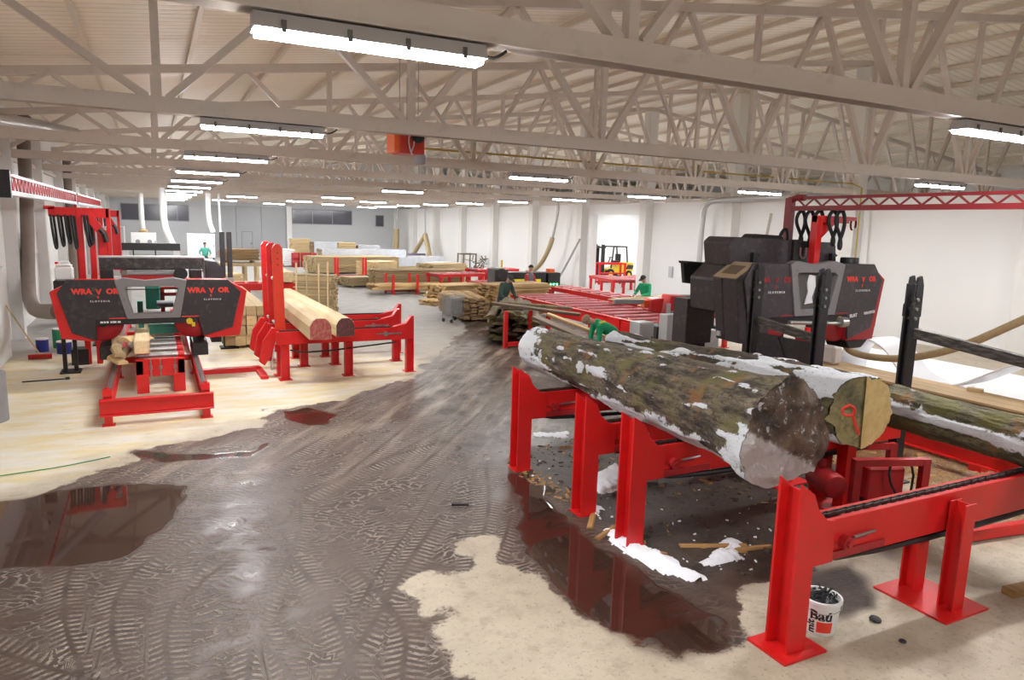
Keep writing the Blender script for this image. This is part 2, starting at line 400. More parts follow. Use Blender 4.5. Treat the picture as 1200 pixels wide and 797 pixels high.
    tread=t.math('MULTIPLY',tread,t.ramp(nD,.36,.56)); tread=t.math('MULTIPLY',tread,t.ramp(nC,.34,.52))
    # general churned tread marks over the rest of the mud
    def lugs(rot,sx,sy,warp):
        mp=t.node('ShaderNodeMapping'); mp.inputs['Rotation'].default_value=(0,0,rot); mp.inputs['Scale'].default_value=(sx,sy,1)
        wt=t.node('ShaderNodeTexNoise'); wt.inputs['Scale'].default_value=2.2; t.lk(vec,wt.inputs['Vector'])
        ad=t.node('ShaderNodeMixRGB'); ad.blend_type='LINEAR_LIGHT'; ad.inputs[0].default_value=warp; t.lk(vec,ad.inputs[1]); t.lk(wt.outputs['Color'],ad.inputs[2]); t.lk(ad.outputs[0],mp.inputs[0])
        br=t.node('ShaderNodeTexBrick'); t.lk(mp.outputs[0],br.inputs['Vector']); br.inputs['Scale'].default_value=1; br.inputs['Mortar Size'].default_value=.06; br.inputs['Mortar Smooth'].default_value=.7; br.inputs['Brick Width'].default_value=.62; br.inputs['Row Height'].default_value=.3
        return br.outputs['Fac']
    n5=t.noise(vec,1.3,2,.5)
    sel=t.ramp(n5,.49,.51)
    churn=t.mix(sel,lugs(.75,3.3,3.6,.24),lugs(-.35,2.9,3.9,.24))
    churn=t.math('MULTIPLY',churn,t.ramp(nD,.40,.62)); churn=t.math('MULTIPLY',churn,t.ramp(nC,.40,.54)); churn=t.math('MULTIPLY',churn,t.math('SUBTRACT',1,t.math('SUBTRACT',sep.outputs[0],3.4,True),True))
    churn=t.math('MULTIPLY',t.math('MULTIPLY',churn,1.25,True),t.math('SUBTRACT',1,dark,True))
    lug=t.math('MAXIMUM',tread,t.math('MULTIPLY',churn,t.math('SUBTRACT',1,mc.outputs[2])))
    lug=t.math('MULTIPLY',lug,t.math('SUBTRACT',1,pud,True))
    vd=t.node('ShaderNodeMapping'); vd.vector_type='TEXTURE'; vd.inputs['Rotation'].default_value=(0,0,.92); vd.inputs['Scale'].default_value=(3.4,.42,1); t.lk(vec,vd.inputs[0]); nV=t.noise(vd.outputs[0],1.5,5,.6)
    mu=t.mix(t.math('MULTIPLY',t.ramp(nV,.50,.66),t.ramp(t.math('MULTIPLY',sep.outputs[1],.1),.75,1.1)),mu,(.27,.215,.16))
    mu=t.mix(t.math('MULTIPLY',lug,.85),mu,(.36,.30,.245))
    c=t.mix(mud,c,mu)
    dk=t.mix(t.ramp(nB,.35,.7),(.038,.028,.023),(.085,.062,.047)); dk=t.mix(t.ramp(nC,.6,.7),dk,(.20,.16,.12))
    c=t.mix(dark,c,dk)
    ch=t.mix(t.ramp(nC,.4,.62),(.15,.085,.04),(.40,.25,.11)); c=t.mix(t.math('MULTIPLY',chip,t.ramp(nB,.3,.5)),c,ch)
    wetmud=t.mix(nB,(.034,.014,.010),(.055,.027,.02))
    c=t.mix(t.math('MULTIPLY',pud,.93),c,wetmud); t.lk(t.mix(mud,(.6,.6,.6),t.mix(pud,(.34,.34,.34),(.6,.6,.6))),t.b.inputs['Specular IOR Level'])
    rough=t.mix(mud,(.62,.62,.62),t.mix(t.ramp(nD,.38,.62),(.30,.30,.30),(.48,.48,.48)))
    rough=t.mix(t.math('MULTIPLY',lug,mud),rough,(.38,.38,.38))
    rough=t.mix(dark,rough,(.42,.42,.42))
    rough=t.mix(t.ramp(pud,.35,.85),rough,(.035,.035,.035))
    h=t.math('ADD',t.math('MULTIPLY',nB,.6),t.math('MULTIPLY',nC,.35))
    h=t.math('ADD',h,t.math('MULTIPLY',t.math('MULTIPLY',lug,mud),1.1))
    h=t.math('ADD',h,t.math('MULTIPLY',dark,t.math('MULTIPLY',nC,2.2)))
    fl=t.math('SUBTRACT',1,t.ramp(pud,.25,.7)); h=t.math('MULTIPLY',h,fl)
    b=t.node('ShaderNodeBump'); b.inputs['Strength'].default_value=.55; b.inputs['Distance'].default_value=.02
    t.lk(h,b.inputs['Height']); t.lk(b.outputs[0],t.b.inputs['Normal'])
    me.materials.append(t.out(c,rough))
    return o
FLOOR=make_floor()
# walls
m=MB(); m.box(XL-.3,XL,Y0,Y1,0,8); struct(m.build('wall_left',WALLP))
m=MB()
m.box(XR,XR+.3,Y0,27.3,0,4.42); m.box(XR,XR+.3,31.8,Y1,0,4.42); m.box(XR,XR+.3,27.3,31.8,4.0,4.42)
struct(m.build('wall_right',WALLP))
m=MB(); m.box(XL-.3,XF+.3,Y1,Y1+.3,0,10); struct(m.build('wall_back',BACKW))
m=MB(); m.box(XF,XF+.3,Y0,Y1,0,8); struct(m.build('wall_far_hall',WALLP))
m=MB(); m.box(XL-.3,XF+.3,Y0-.3,Y0,0,10); struct(m.build('wall_near',WALLP))
m=MB(); m.box(30.6,30.75,31,Y1,0,5.2); struct(m.build('wall_side_hall',WALLP))
# ceiling: ribbed sheeting on purlins
def ceil_mat():
    t=NT('ribbed_roof_sheet'); vec=t.coord()
    wv=t.node('ShaderNodeTexWave'); wv.bands_direction='Y'; wv.inputs['Scale'].default_value=1.25; t.lk(vec,wv.inputs['Vector'])
    n=t.noise(vec,.7,4); c=t.mix(n,(.88,.80,.67),(.93,.87,.76)); c=t.mix(t.ramp(wv.outputs['Fac'],.0,.16,(1,1,1,1),(0,0,0,1)),c,(.74,.66,.55))
    t.bump(t.ramp(wv.outputs['Fac'],.1,.3),.5,.03)
    return t.out(c,.5)
CEILM=ceil_mat()
m=MB()
m.prism([(XL-.3,topz(XL-.3)+.33),(20.5,8.93),(XF+.3,topz(XF+.3)+.33),(XF+.3,topz(XF+.3)+.5),(20.5,9.1),(XL-.3,topz(XL-.3)+.5)],'y',Y0-.3,Y1+.3)
CEIL=struct(m.build('ceiling',CEILM))
PURL=paint('purlin_paint',(.72,.64,.54),.5,var=.06)
for i in range(24):
    x=-2.6+1.7*i
    m=MB(); z=topz(x)+.21; m.box(x-.035,x+.035,Y0+.02,Y1-.02,z-.03,z+.09)
    p=m.build('purlin',PURL,CEIL)
# columns
TY=[5.0+5.5*i for i in range(-1,12)]
k=1
for y in TY:
    if y<4: continue
    m=MB(); m.box(20.28,20.72,y-.24,y+.24,0,8.45); m.box(20.2,20.8,y-.3,y+.3,0,.06)
    struct(m.build('trim_%d'%k,COLP)); k+=1
    m=MB(); m.box(XL,XL+.28,y-.16,y+.16,0,5.4)
    struct(m.build('trim_%d'%k,COLP)); k+=1
# left wall rails and boarding high on the wall
m=MB()
for z in (4.5,5.0): m.box(XL,XL+.12,Y0,Y1,z,z+.12)
struct(m.build('trim_%d'%k,TRUSS)); k+=1
# trusses
BZ=4.6
def make_truss(y):
    root=thing('roof_truss','','truss',(0,y,0),0,'roof trusses')
    m=MB(); m.box(XL,XF,-.075,.075,BZ-.10,BZ+.10); m.box(XL,XF,-.10,.10,BZ-.10,BZ-.085); m.build('bottom_chord',TRUSS,root)
    m=MB(); m.bar((XL,0,topz(XL)),(20.5,0,8.6),.14,.16,(0,0,1)); m.bar((20.5,0,8.6),(XF,0,topz(XF)),.14,.16); m.build('top_chord',TRUSS,root)
    for j in range(-1,12):
        x=.13+3.4*j
        if j!=6:
            m=MB(); m.bar((x,0,BZ+.1),(x,0,topz(x)-.07),.10,.10,(1,0,0)); m.build('vertical',TRUSS,root)
        for s in (-1,1):
            xt=x+1.7*s
            if xt<XL: continue
            m=MB(); m.bar((x+.12*s,0,BZ+.09),(xt-.06*s,0,topz(xt)-.07),.09,.11,(0,1,0)); m.build('diagonal',TRUSS,root)
    return root
ordn=['nearest','second','third','fourth','fifth','sixth','seventh','eighth','ninth','tenth','eleventh']
tr0=make_truss(TY[1]); tr0['label']='nearest grey steel roof truss crossing the top of the hall, carrying the largest lamp'
for i,y in enumerate(TY):
    if i==1: continue
    lab='grey steel roof truss overhead behind the viewpoint, outside the picture' if i==0 else '%s grey steel roof truss from the camera, crossing the whole hall'%ordn[min(i-1,10)] if i<12 else 'grey steel roof truss farthest away, against the back wall'
    dup(tr0,(0,y,0),0,lab)
# lamps
LAMP=emit('lamp_diffuser',(.97,.985,1.0),38)
LAMPH=paint('lamp_housing',(.42,.40,.40),.5,var=.05)
CLIP=paint('lamp_clip',(.10,.09,.09),.5)
def make_lamp():
    root=thing('ceiling_light','','ceiling light',(0,0,0),0,'fluorescent lamps under the trusses')
    m=MB(); m.prism([(-.11,.03),(-.075,.12),(.075,.12),(.11,.03),(.11,0.02),(-.11,0.02)],'x',-.8,.8); m.build('housing',LAMPH,root)
    m=MB(); m.prism([(-.095,.02),(-.07,-.015),(.07,-.015),(.095,.02)],'x',-.78,.78); m.build('diffuser',LAMP,root)
    for x in (-.62,-.2,.2,.62):
        m=MB(); m.box(x-.015,x+.015,-.12,-.104,.0,.075); m.build('clip',CLIP,root)
        m=MB(); m.box(x-.015,x+.015,.104,.12,.0,.075); m.build('clip',CLIP,root)
    m=MB(); m.tube([(.8,0,.07),(.88,0,.05),(.95,0,.08),(1.0,0,.12)],.012,6,1); m.build('cable',RUBBER,root)
    return root
lp=make_lamp()
rows=[(1.42,'left row',range(0,12)),(8.75,'middle row',(0,1,3,5,7,9,11)),(16.3,'row beside the white wall',range(1,12)),(23.6,'first row in the side hall',(4,5,6,7,8,9)),(28.3,'second row in the side hall',(1,3,5,6,7,8,9))]
first=True
def lamp_at(x,y,lab):
    global first
    if first: lp.location=(x,y,BZ-.235); lp['label']=lab; first=False
    else: dup(lp,(x,y,BZ-.235),0,lab)
for x,nm,idx in rows:
    for i in idx:
        w=ordn[i-1] if i>=1 else 'out-of-frame'
        lamp_at(x,TY[i] if i<12 else 0,'lit fluorescent lamp under the %s roof truss, in the %s'%(w,nm) if i>=1 else 'lit fluorescent lamp overhead behind the viewpoint, in the %s'%nm)
for x in (4.6,12.2):
    for i in (8,10): lamp_at(x,TY[i],'small distant lit lamp under the %s truss, %s the back door'%(ordn[i-1],'left of' if x<6 else 'right of'))
# windows and door of the back wall
wk=1
for x0,x1,z0,z1,n in ((-2.25,-.95,2.75,4.1,1),(-.6,.6,2.75,4.1,1),(.95,2.75,2.75,4.1,2),(11.05,16.4,2.8,4.12,3),(18.6,19.4,2.75,3.8,1)):
    root=bpy.data.objects.new('window_%d'%wk,None); link(root); root.location=((x0+x1)/2,Y1,z0); struct(root); wk+=1
    w=(x1-x0)/2; h=z1-z0
    m=MB(); m.ring([(-w,0),(w,0),(w,h),(-w,h)],[(-w+.06,.06),(w-.06,.06),(w-.06,h-.06),(-w+.06,h-.06)],'y',-.08,0)
    for j in range(1,n): m.box(-w+2*w*j/n-.025,-w+2*w*j/n+.025,-.07,0,.05,h-.05)
    m.build('window_frame',MGREY,root)
    m=MB(); m.box(-w+.05,w-.05,-.04,-.02,.05,h-.05); m.build('pane',GLASSN,root)
root=bpy.data.objects.new('door_1',None); link(root); root.location=(7.4,Y1,0); struct(root)
for j in range(3):
    m=MB(); x=-3.1+2.07*j; m.box(x+.02,x+2.05,-.12,0,.02,4.2); m.build('door_panel',DOORP,root)
m=MB(); m.ring([(-.62,.02),(.30,.02),(.30,2.05),(-.62,2.05)],[(-.57,.06),(.25,.06),(.25,2.0),(-.57,2.0)],'y',-.15,-.12); m.build('wicket_frame',MGREY,root)
m=MB(); m.box(.15,.2,-.18,-.12,.95,1.1); m.build('handle',BLK,root)
m=MB(); m.box(10.55,11.0,Y1-.3,Y1,0,4.3); struct(m.build('trim_%d'%k,WHITE)); k+=1
# opening frame in the right wall
m=MB(); m.box(20.55,20.72,27.2,27.36,0,4.0); m.box(20.55,20.72,31.74,31.9,0,4.0); m.box(20.55,20.72,27.2,31.9,3.9,4.06); struct(m.build('trim_%d'%k,WHITE)); k+=1
# ------------------------------------------------------------------ band saw mills
CHARL=CHAR; CHARR=paint('charcoal_cover_worn',(.044,.036,.042),.42,var=.22,scale=4,dirt=(.12,.10,.10),dirt_amt=.35); SHR=paint('dull_red_shroud',(.16,.018,.02),.45,var=.3,scale=4)
def saw_mill(name, label, loc, sz=1.0, sx=1.0, zb=.80, yh=3.35, right=False, L=11.0):
    """head: local y = yh is its front face, zb its lowest edge"""
    root=thing(name,label,'sawmill',loc); CHAR=CHARR if right else CHARL
    Z=lambda z: zb+(z-.80)*sz
    P=lambda pts:[(x*sx,Z(z)) for x,z in pts]
    # bed
    for s in (-1,1):
        r=MB(); r.ibeam((s*.69,0,.32),(s*.69,L,.32),.12,.22,.02); rail=r.build('bed_rail',RED,root)
        r=MB(); r.box(s*.69-.04,s*.69+.04,.1,L,.43,.455); r.box(s*.69-.012,s*.69+.012,.1,L,.455,.475); r.build('track',STEEL,rail)
        r=MB(); r.box(s*.69-.06,s*.69+.06,-.02,.08,.455,.56); r.cyl((s*.69,.03,.56),(s*.69,.03,.585),.03); r.build('end_stop',RED,root)
        for y in (.0,3.6,7.2,L-.2):
            r=MB(); r.box(s*.69-.055,s*.69+.055,y-.05,y+.05,.0,.215); r.box(s*.69-.09,s*.69+.09,y-.08,y+.08,0,.015); r.build('leg',RED,root)
    r=MB(); r.ibeam((-.8,-.06,.29),(.8,-.06,.29),.12,.26,.025); r.build('front_beam',RED,root,bevel=.006)
    for y in (4,7.5,L-.1):
        r=MB(); r.box(-.64,.64,y-.05,y+.05,.22,.34); r.build('cross_beam',RED,root)
    r=MB(); r.box(-.34,.46,2.05,2.17,.3,.62); r.box(-.34,-.22,2.05,min(9.8,L-.2),.34,.60); r.box(.34,.46,2.05,min(9.8,L-.2),.34,.60)
    r.box(-.34,-.14,2.02,2.2,0,.34); r.box(.26,.46,2.02,2.2,0,.34)
    body=r.build('log_table',RED,root,bevel=.006)
    for x in (-.1,.06,.3):
        r=MB(); r.cyl((x,2.04,.3),(x,2.04,.62),.014,8); r.cyl((x,2.03,.44),(x,2.03,.5),.028,8); r.build('screw',STEEL,body,smooth=True)
    for y in (2.35,3.0,3.6,4.2,5.0,6.0,7.0,8.0,9.0):
        if y>L-.3: continue
        r=MB(); r.cyl((-.30,y,.64),(.36,y,.64),.062,16); r.cyl((-.34,y,.64),(.44,y,.64),.022,10); ro=r.build('roller',STEEL,root,smooth=True)
        r=MB(); r.cyl((.36,y,.64),(.47,y,.64),.07,12); r.build('hub',RED,ro,smooth=True)
    # carriage
    for s in (-1,1):
        r=MB(); r.box(s*.80-.16,s*.80+.13 ,yh-.28,yh+.9,.47,.72); c=r.build('wheel_box',BLK,root,bevel=.01)
        for y in (yh-.1,yh+.7):
            r=MB(); r.cyl((s*.69-.04,y,.535),(s*.69+.04,y,.535),.06,16); r.build('wheel',STEEL,c,smooth=True)
        r=MB(); r.box(s*.80-.11,s*.80+.11,yh+.5,yh+.72,.72,Z(1.9 if right else 2.12)); r.build('carriage_post',BLK,root,bevel=.008)
        if right: continue
        r=MB(); r.box(s*.78-.10,s*.78+.06,yh+.86,yh+1.02,Z(1.1),Z(2.12)); r.build('lift_post',BEIGE,root,bevel=.006)
        r=MB(); r.box(s*.52-.05,s*.52+.05,yh+.9,yh+1.0,Z(1.1),Z(2.12)); r.build('lift_post',BEIGE,root,bevel=.006)
    if not right:
        r=MB(); r.box(-.93,.97,yh+.72,yh+1.0,Z(2.12),Z(2.34)); r.build('top_beam',paint('worn_dark_beam',(.045,.04,.042),.4,var=.4,scale=5,dirt=(.2,.18,.17),dirt_amt=.5),root,bevel=.008); r=MB(); r.box(-.95,.99,yh+.70,yh+1.02,Z(2.342),Z(2.37)); r.build('top_plate',LGREY,root)
        r=MB(); r.cyl((-.45,yh+.85,Z(2.03)),(.42,yh+.85,Z(2.03)),.05,12); r.build('lift_shaft',LGREY,root,smooth=True)
        r=MB(); r.lathe([(.13,0),(.13,.05),(.05,.06),(.05,.1)],(.52,yh+.7,Z(2.02)),18,'y'); r.build('drive_wheel',BLK,root,smooth=True)
        r=MB(); r.box(-.55,.45,yh+.75,yh+.9,Z(1.88),Z(1.98)); r.build('guide_bar',RED,root)
    # head shell
    fr=P([(-1.72,1.74),(-1.32,1.96),(-.60,1.96),(-.45,1.16),(-1.0,1.16),(-1.02,.78),(-1.58,.86)])
    r=MB(); r.prism(fr,'y',yh,yh+.34); r.build('left_shroud',CHAR if right else RED,root,bevel=.012)
    fr2=P([(1.72,1.72),(1.34,1.95),(.58,1.96),(.45,1.16),(.80,1.16),(.86,.80),(1.0,.77),(1.56,.80)])
    r=MB(); r.prism(fr2,'y',yh,yh+.34); r.build('right_shroud',DRED if right else RED,root,bevel=.012)
    pl=P([(-1.60,1.72),(-1.44,1.965),(-.64,1.965),(-.46,1.20),(-1.0,1.20),(-1.0,.80),(-1.40,.97)])
    r=MB(); r.prism(pl,'y',yh-.045,yh); lc=r.build('left_cover',CHAR,root,bevel=.008)
    pr_=P([(1.60,1.70),(1.36,1.955),(.60,1.965),(.44,1.20),(.78,1.20),(.86,.82),(1.42,.98)])
    r=MB(); r.prism(pr_,'y',yh-.045,yh); rc=r.build('right_cover',CHAR,root,bevel=.008)
    for s,cov in ((-1,lc),(1,rc)):
        cx=(-.97 if s<0 else 1.0)*sx+(.06 if right and s>0 else 0)
        rt=(pi/2,0,0); tm=REDTXT if not right else DREDTXT
        tm=REDTXT if (s>0 or not right) else DREDTXT
        text('maker_lettering','WRA',.14*sz*(.72 if right else 1),tm,cov,(cx-.23*sx,yh-.047,Z(1.70)),rt,.008,space=1.0)
        text('maker_lettering','V',.14*sz*(.72 if right else 1),tm,cov,(cx+.045*sx,yh-.047,Z(1.69)),rt,.008)
        text('maker_lettering','OR',.14*sz*(.72 if right else 1),tm,cov,(cx+.27*sx,yh-.047,Z(1.70)),rt,.008,space=1.0)
        r=MB(); r.prism([(cx+.03*sx-.018,Z(1.66)),(cx+.03*sx+.018,Z(1.66)),(cx+.03*sx+.012,Z(1.62)),(cx+.03*sx,Z(1.60)),(cx+.03*sx-.012,Z(1.62))],'y',yh-.052,yh-.046); r.build('emblem',tm,cov)
        text('country_lettering','SLOVENIA',.046*sz,WTXT,cov,(cx+.06*sx,yh-.047,Z(1.545)),rt,.001,space=1.7)
        x0,x1=((-.78,-.50) if s<0 else (.48,.80))
        r=MB(); r.box(x0*sx,x1*sx,yh-.05,yh-.044,Z(1.215),Z(1.235)); r.build('red_stripe',REDTXT if not right else DREDTXT,cov)
    # grey window frame
    o=P([(-.66,1.95),(-.50,2.0),(-.13,1.95),(.36,2.0),(.60,1.95),(.455,1.21),(0,1.21),(-.475,1.21)])
    i=P([(-.49,1.80),(-.46,1.83),(-.13,1.83),(.36,1.83),(.44,1.79),(.31,1.31),(0,1.31),(-.36,1.31)])
    r=MB(); r.ring(o,i,'y',yh-.07,yh+.1); f=r.build('window_frame',GREYF,root,bevel=.01)
    r=MB(); r.prism(i,'y',yh+.03,yh+.04); r.build('pane',HAZEG if right else CLEARG,f)
    r=MB(); r.box(-.48*sx,.44*sx,yh+.05,yh+.08,Z(1.76),Z(1.775)); r.build('guard_bar',BLK,f)
    # blade beam and wheels
    r=MB(); r.box(-1.0*sx,.78*sx,yh-.03,yh+.25,Z(1.10),Z(1.21)); bb=r.build('blade_beam',BLK,root,bevel=.006)
    if not right:
        r=MB()
        for x,wd in ((-.93,.05),(-.87,.03),(-.83,.04),(-.76,.03),(-.72,.06),(-.64,.05)): r.box(x,x+wd,yh-.033,yh-.029,1.135,1.17)
        r.build('white_marking',WTXT,bb)
    for x in (-.80,.62):
        r=MB(); r.lathe([(.33*sz,0),(.36*sz,.02),(.36*sz,.14),(.33*sz,.16)],(x*sx*1.12,yh+.08,Z(1.14)),28,'y'); wh=r.build('band_wheel',DRED,root,smooth=True)
        r=MB(); r.lathe([(.08*sz,0),(.08*sz,.06)],(x*sx*1.12,yh+.03,Z(1.14)),16,'y'); r.build('hub',BLK,wh,smooth=True)
    r=MB(); r.cyl((.62*sx,yh-.05,Z(1.13)),(.62*sx,yh+.02,Z(1.13)),.06,16); r.box(.66*sx,.72*sx,yh-.05,yh,Z(1.02),Z(1.1)); r.build('blade_guide',YEL,root,smooth=True)
    # housing behind the shrouds
    r=MB(); r.prism(P([(-1.55,1.7),(-1.3,1.9),(1.3,1.9),(1.55,1.7),(1.45,1.25),(-1.45,1.25)]),'y',yh+.34,yh+.36); 
    r=MB(); r.box(-1.2*sx,-.6*sx,yh+.34,yh+.6,Z(1.25),Z(1.85)); r.box(.66*sx,1.25*sx,yh+.34,yh+.6,Z(1.25),Z(1.85)); r.build('rear_housing',BLK,root,bevel=.01)
    return root
def glass_mat(name,col,rough,haze):
    t=NT(name); t.b.inputs['Transmission Weight'].default_value=1; t.b.inputs['IOR'].default_value=1.05
    return t.out(col,rough)
CLEARG=glass_mat('clear_polycarbonate',(.93,.95,.94),.02,0)
def haze_mat():
    t=NT('dusty_polycarbonate'); vec=t.coord((1,1,.6)); n=t.noise(vec,3,4)
    t.b.inputs['Transmission Weight'].default_value=.35; t.b.inputs['IOR'].default_value=1.05
    return t.out(t.mix(n,(.13,.12,.11),(.2,.19,.18)),.3)
HAZEG=haze_mat()
LM=saw_mill('band_sawmill','horizontal band sawmill with dark red-edged head on red rails, near the left wall',(-.05,12.1,0))
# extra pieces of the left mill: parts behind the head
yh=3.35
r=MB(); r.box(-1.62,-1.30,5.2,5.6,.0,.34); r.build('floor_cabinet',BLK,LM)
r=MB(); r.prism([(1.02,1.55),(1.40,1.6),(1.40,2.05),(1.25,2.25),(1.02,2.28)],'y',4.6,5.4); r.build('motor_cover',CHAR,LM,bevel=.02)
r=MB(); r.box(1.1,1.3,4.7,5.3,.45,1.56); r.build('motor_post',BLK,LM)
r=MB(); r.box(-.12,.55,3.8,4.5,.82,1.02); r.box(-.30,-.2,3.7,3.9,.7,1.5); r.build('hydraulic_block',TEAL,LM)
r=MB(); r.box(-.15,.12,4.0,4.6,1.3,1.9); r.build('valve_block',TEAL,LM,bevel=.02)
r=MB(); r.cyl((.05,3.9,1.42),(.35,3.9,1.42),.07,14); r.build('small_motor',MGREY,LM,smooth=True)
r=MB(); r.box(-.1,.5,4.2,4.3,1.55,1.62); r.box(-.1,.5,4.2,4.3,1.7,1.74); r.box(.12,.2,4.2,4.3,1.2,1.7); r.build('clamp',RED,LM)
# second carriage portal farther down the same bed
r=MB(); r.box(-.75,.72,10.3,10.55,2.22,2.42); r.build('rear_portal_beam',BLK,LM)
for x in (-.66,.62):
    r=MB(); r.box(x-.08,x+.08,10.35,10.5,.43,2.22); r.build('rear_portal_post',WHITE,LM)
r=MB(); r.box(-.62,.58,10.1,10.3,1.92,2.08); r.build('rear_crossbar',WHITE,LM)
r=MB(); r.box(-.66,.62,9.9,10.1,1.70,1.90); r.build('rear_blade_beam',BLK,LM)
r=MB(); r.box(-.72,-.5,9.7,9.9,1.75,2.05); r.cyl((-.4,9.8,1.85),(-.25,9.8,1.85),.09,12); r.build('tension_unit',SIGNAL,LM)
r=MB(); r.cyl((.55,9.7,1.85),(.55,9.9,1.85),.1,14); r.build('red_knob',RED,LM)
# timber being sawn
t=thing('timber_cant','squared pale timber lying on the rollers of the left sawmill','timber',(-.30,14.25,.703))
m=MB(); m.box(-.11,.14,0,4.2,0,.26); m.build('beam',WOODP,t,bevel=.02)
for q,(x,y,z,l,a,lab) in enumerate([(-.62,14.0,.72,.9,.12,'topmost waste slab in the pile beside the sawmill timber'),(-.66,14.4,.60,1.0,-.1,'waste slab low in the pile beside the sawmill timber, leaning left'),(-.57,13.9,.60,.7,.3,'short waste slab at the front of the pile beside the sawmill timber'),(-.70,14.9,.74,1.1,.05,'long bark-edged waste slab at the back of the pile beside the sawmill timber')]):
    m=MB(); m.prism([(-.09,0),(.09,0),(.07,.05),(0,.075),(-.07,.05)],'y',0,l); tag(m.build('waste_slab',WOODP if q%2 else WOODF,None,(x,y,z),rz=a),lab,'wood offcut','slabs beside the left sawmill')
m=MB(); m.prism([(-.22,0),(-.1,.06),(.1,.06),(.25,.0),(.1,-.02)],'y',0,.5); tag(m.build('waste_slab',WOODF,None,(-.62,14.95,.86),rz=-.9),'broad pale slab lying across the pile under the sawmill head','wood offcut','slabs beside the left sawmill')
# gantry cranes with hose loops beside the left mill
def gantry(lab,loc,h=3.33):
    g=thing('hose_gantry',lab,'gantry',loc)
    for x in (-.08,.13):
        m=MB(); m.box(x-.055,x+.055,-.06,.06,0,h-.05); m.build('upright',RED,g,bevel=.006)
    m=MB(); m.box(-.62,.46,-.05,.05,h-.22,h-.02); m.box(-.7,-.5,-.05,.05,h-.07,h-.0); m.build('arm',RED,g,bevel=.006)
    m=MB(); m.box(.40,.48,-.05,.05,1.4,h-.02); m.box(.22,.48,-.04,.04,1.5,2.85); m.build('side_plate',RED,g,bevel=.006)
    m=MB(); m.bar((.05,-.08,h-.12),(.33,-.08,h-.55),.06,.16); m.build('brace',RED,g)
    m=MB(); m.tube([(.28,-.12,h-.45),(.36,-.12,h-.55),(.40,-.12,h-.72)],.05,8); m.build('grip',BLK,g,smooth=True)
    for i,x in enumerate((-.58,-.45,-.33,-.22,.02,.07)):
        m=MB(); zz=h-.22; l=.66-.05*(i%3); m.tube([(x,-.1,zz+.05),(x+.02,-.1,zz-.3),(x+.05,-.1,zz-l+.04),(x+.075,-.09,zz-l),(x+.085,-.07,zz-l+.1),(x+.07,-.06,zz-.3),(x+.05,-.06,zz+.03)],.024,7,1); m.build('hose_loop',RUBBER,g,smooth=True)
    return g
G1=gantry('red gantry with hanging black hoses standing behind the left sawmill head',(-1.28,17.4,0))
G2=dup(G1,(-1.33,25.0,0),None,'smaller-looking red gantry farther back, beyond the first hose gantry')
G2.scale=(.9,.9,1.0)
# electrical cabinets and jug
def cabinet(name,lab,loc,w,d,h,mat,base=.0,door=True,rz=0):
    c=thing(name,lab,'cabinet',loc,rz)
    m=MB(); m.box(-w/2,w/2,-d/2,d/2,base,base+h); m.build('body',mat,c,bevel=.012)
    if door:
        m=MB(); m.box(-w/2+.02,w/2-.02,-d/2-.015,-d/2,base+.02,base+h-.02); dd=m.build('door',mat,c,bevel=.006)
        m=MB(); m.box(w/2-.08,w/2-.05,-d/2-.03,-d/2-.015,base+h*.45,base+h*.55); m.build('handle',BLK,dd)
    if base>0:
        m=MB(); m.box(-w/2+.05,-w/2+.12,-.05,.05,0,base); m.box(w/2-.12,w/2-.05,-.05,.05,0,base); m.box(-w/2,w/2,-d/2,d/2,0,.03); m.build('stand',BLK,c)
    return c
cabinet('electrical_cabinet','tall light grey electrical cabinet between the two red gantries',(-1.22,20.0,0),.45,.5,1.15,LGREY,1.75)
cabinet('electrical_cabinet','farther light grey electrical cabinet behind the smaller gantry',(-1.15,27.0,0),.6,.5,1.6,LGREY,1.2)
cabinet('pump_cabinet','dark low cabinet behind the left sawmill head, carrying a white canister',(-1.62,16.6,0),.36,.4,.42,BLK,1.45,False)
j=thing('plastic_canister','white plastic canister with a handle on the dark cabinet','canister',(-1.62,16.6,1.87))
m=MB(); m.box(-.16,.16,-.1,.1,0,.27); m.prism([(-.16,.27),(.16,.27),(.12,.33),(-.12,.33)],'y',-.1,.1); m.build('body',WHITE,j,bevel=.03)
m=MB(); m.tube([(-.08,0,.32),(-.06,0,.37),(.08,0,.37),(.1,0,.32)],.018,7,1); m.build('handle',WHITE,j,smooth=True)
m=MB(); m.cyl((-.12,0,.32),(-.12,0,.36),.03,12); m.build('cap',RED,j)
# left wall objects
def rail(lab,loc,L,mat=RED,low=LGREY,h=.34,pitch=.3,post=None):
    g=thing('overhead_rail',lab,'overhead rail',loc)
    m=MB(); m.box(-.04,.04,0,L,h-.05,h); m.build('top_bar',mat,g)
    m=MB(); m.box(-.05,.05,0,L,-.02,.05); m.box(-.09,.09,0,L,-.035,-.02); m.build('bottom_bar',low,g)
    n=int(L/pitch); m=MB()
    for i in range(n):
        y=L*i/n; y2=L*(i+.5)/n; y3=L*(i+1)/n
        m.bar((0,y,.04),(0,y2,h-.04),.025,.03,(1,0,0)); m.bar((0,y2,h-.04),(0,y3,.04),.025,.03,(1,0,0))
    m.build('zigzag_web',mat,g)
    return g
g=rail('long red lattice rail hung high along the left wall, nearest the camera',(-2.2,14.7,3.5),12.3,pitch=.42)
m=MB(); m.box(-.1,.1,-.12,.0,-.08,.38); m.build('end_cap',BLK,g)
m=MB(); m.box(-.04,.04,12.2,12.3,-3.5,.3); m.build('support_post',DRED,g)
for y in (3.2,7.0,11.0):
    m=MB(); m.bar((0,y,.3),(-1.0,y,.55),.06,.06); m.build('wall_bracket',TRUSS,g)
g2=rail('second red lattice rail on the left wall, farther along',(-2.2,27.6,3.5),12,pitch=.42)
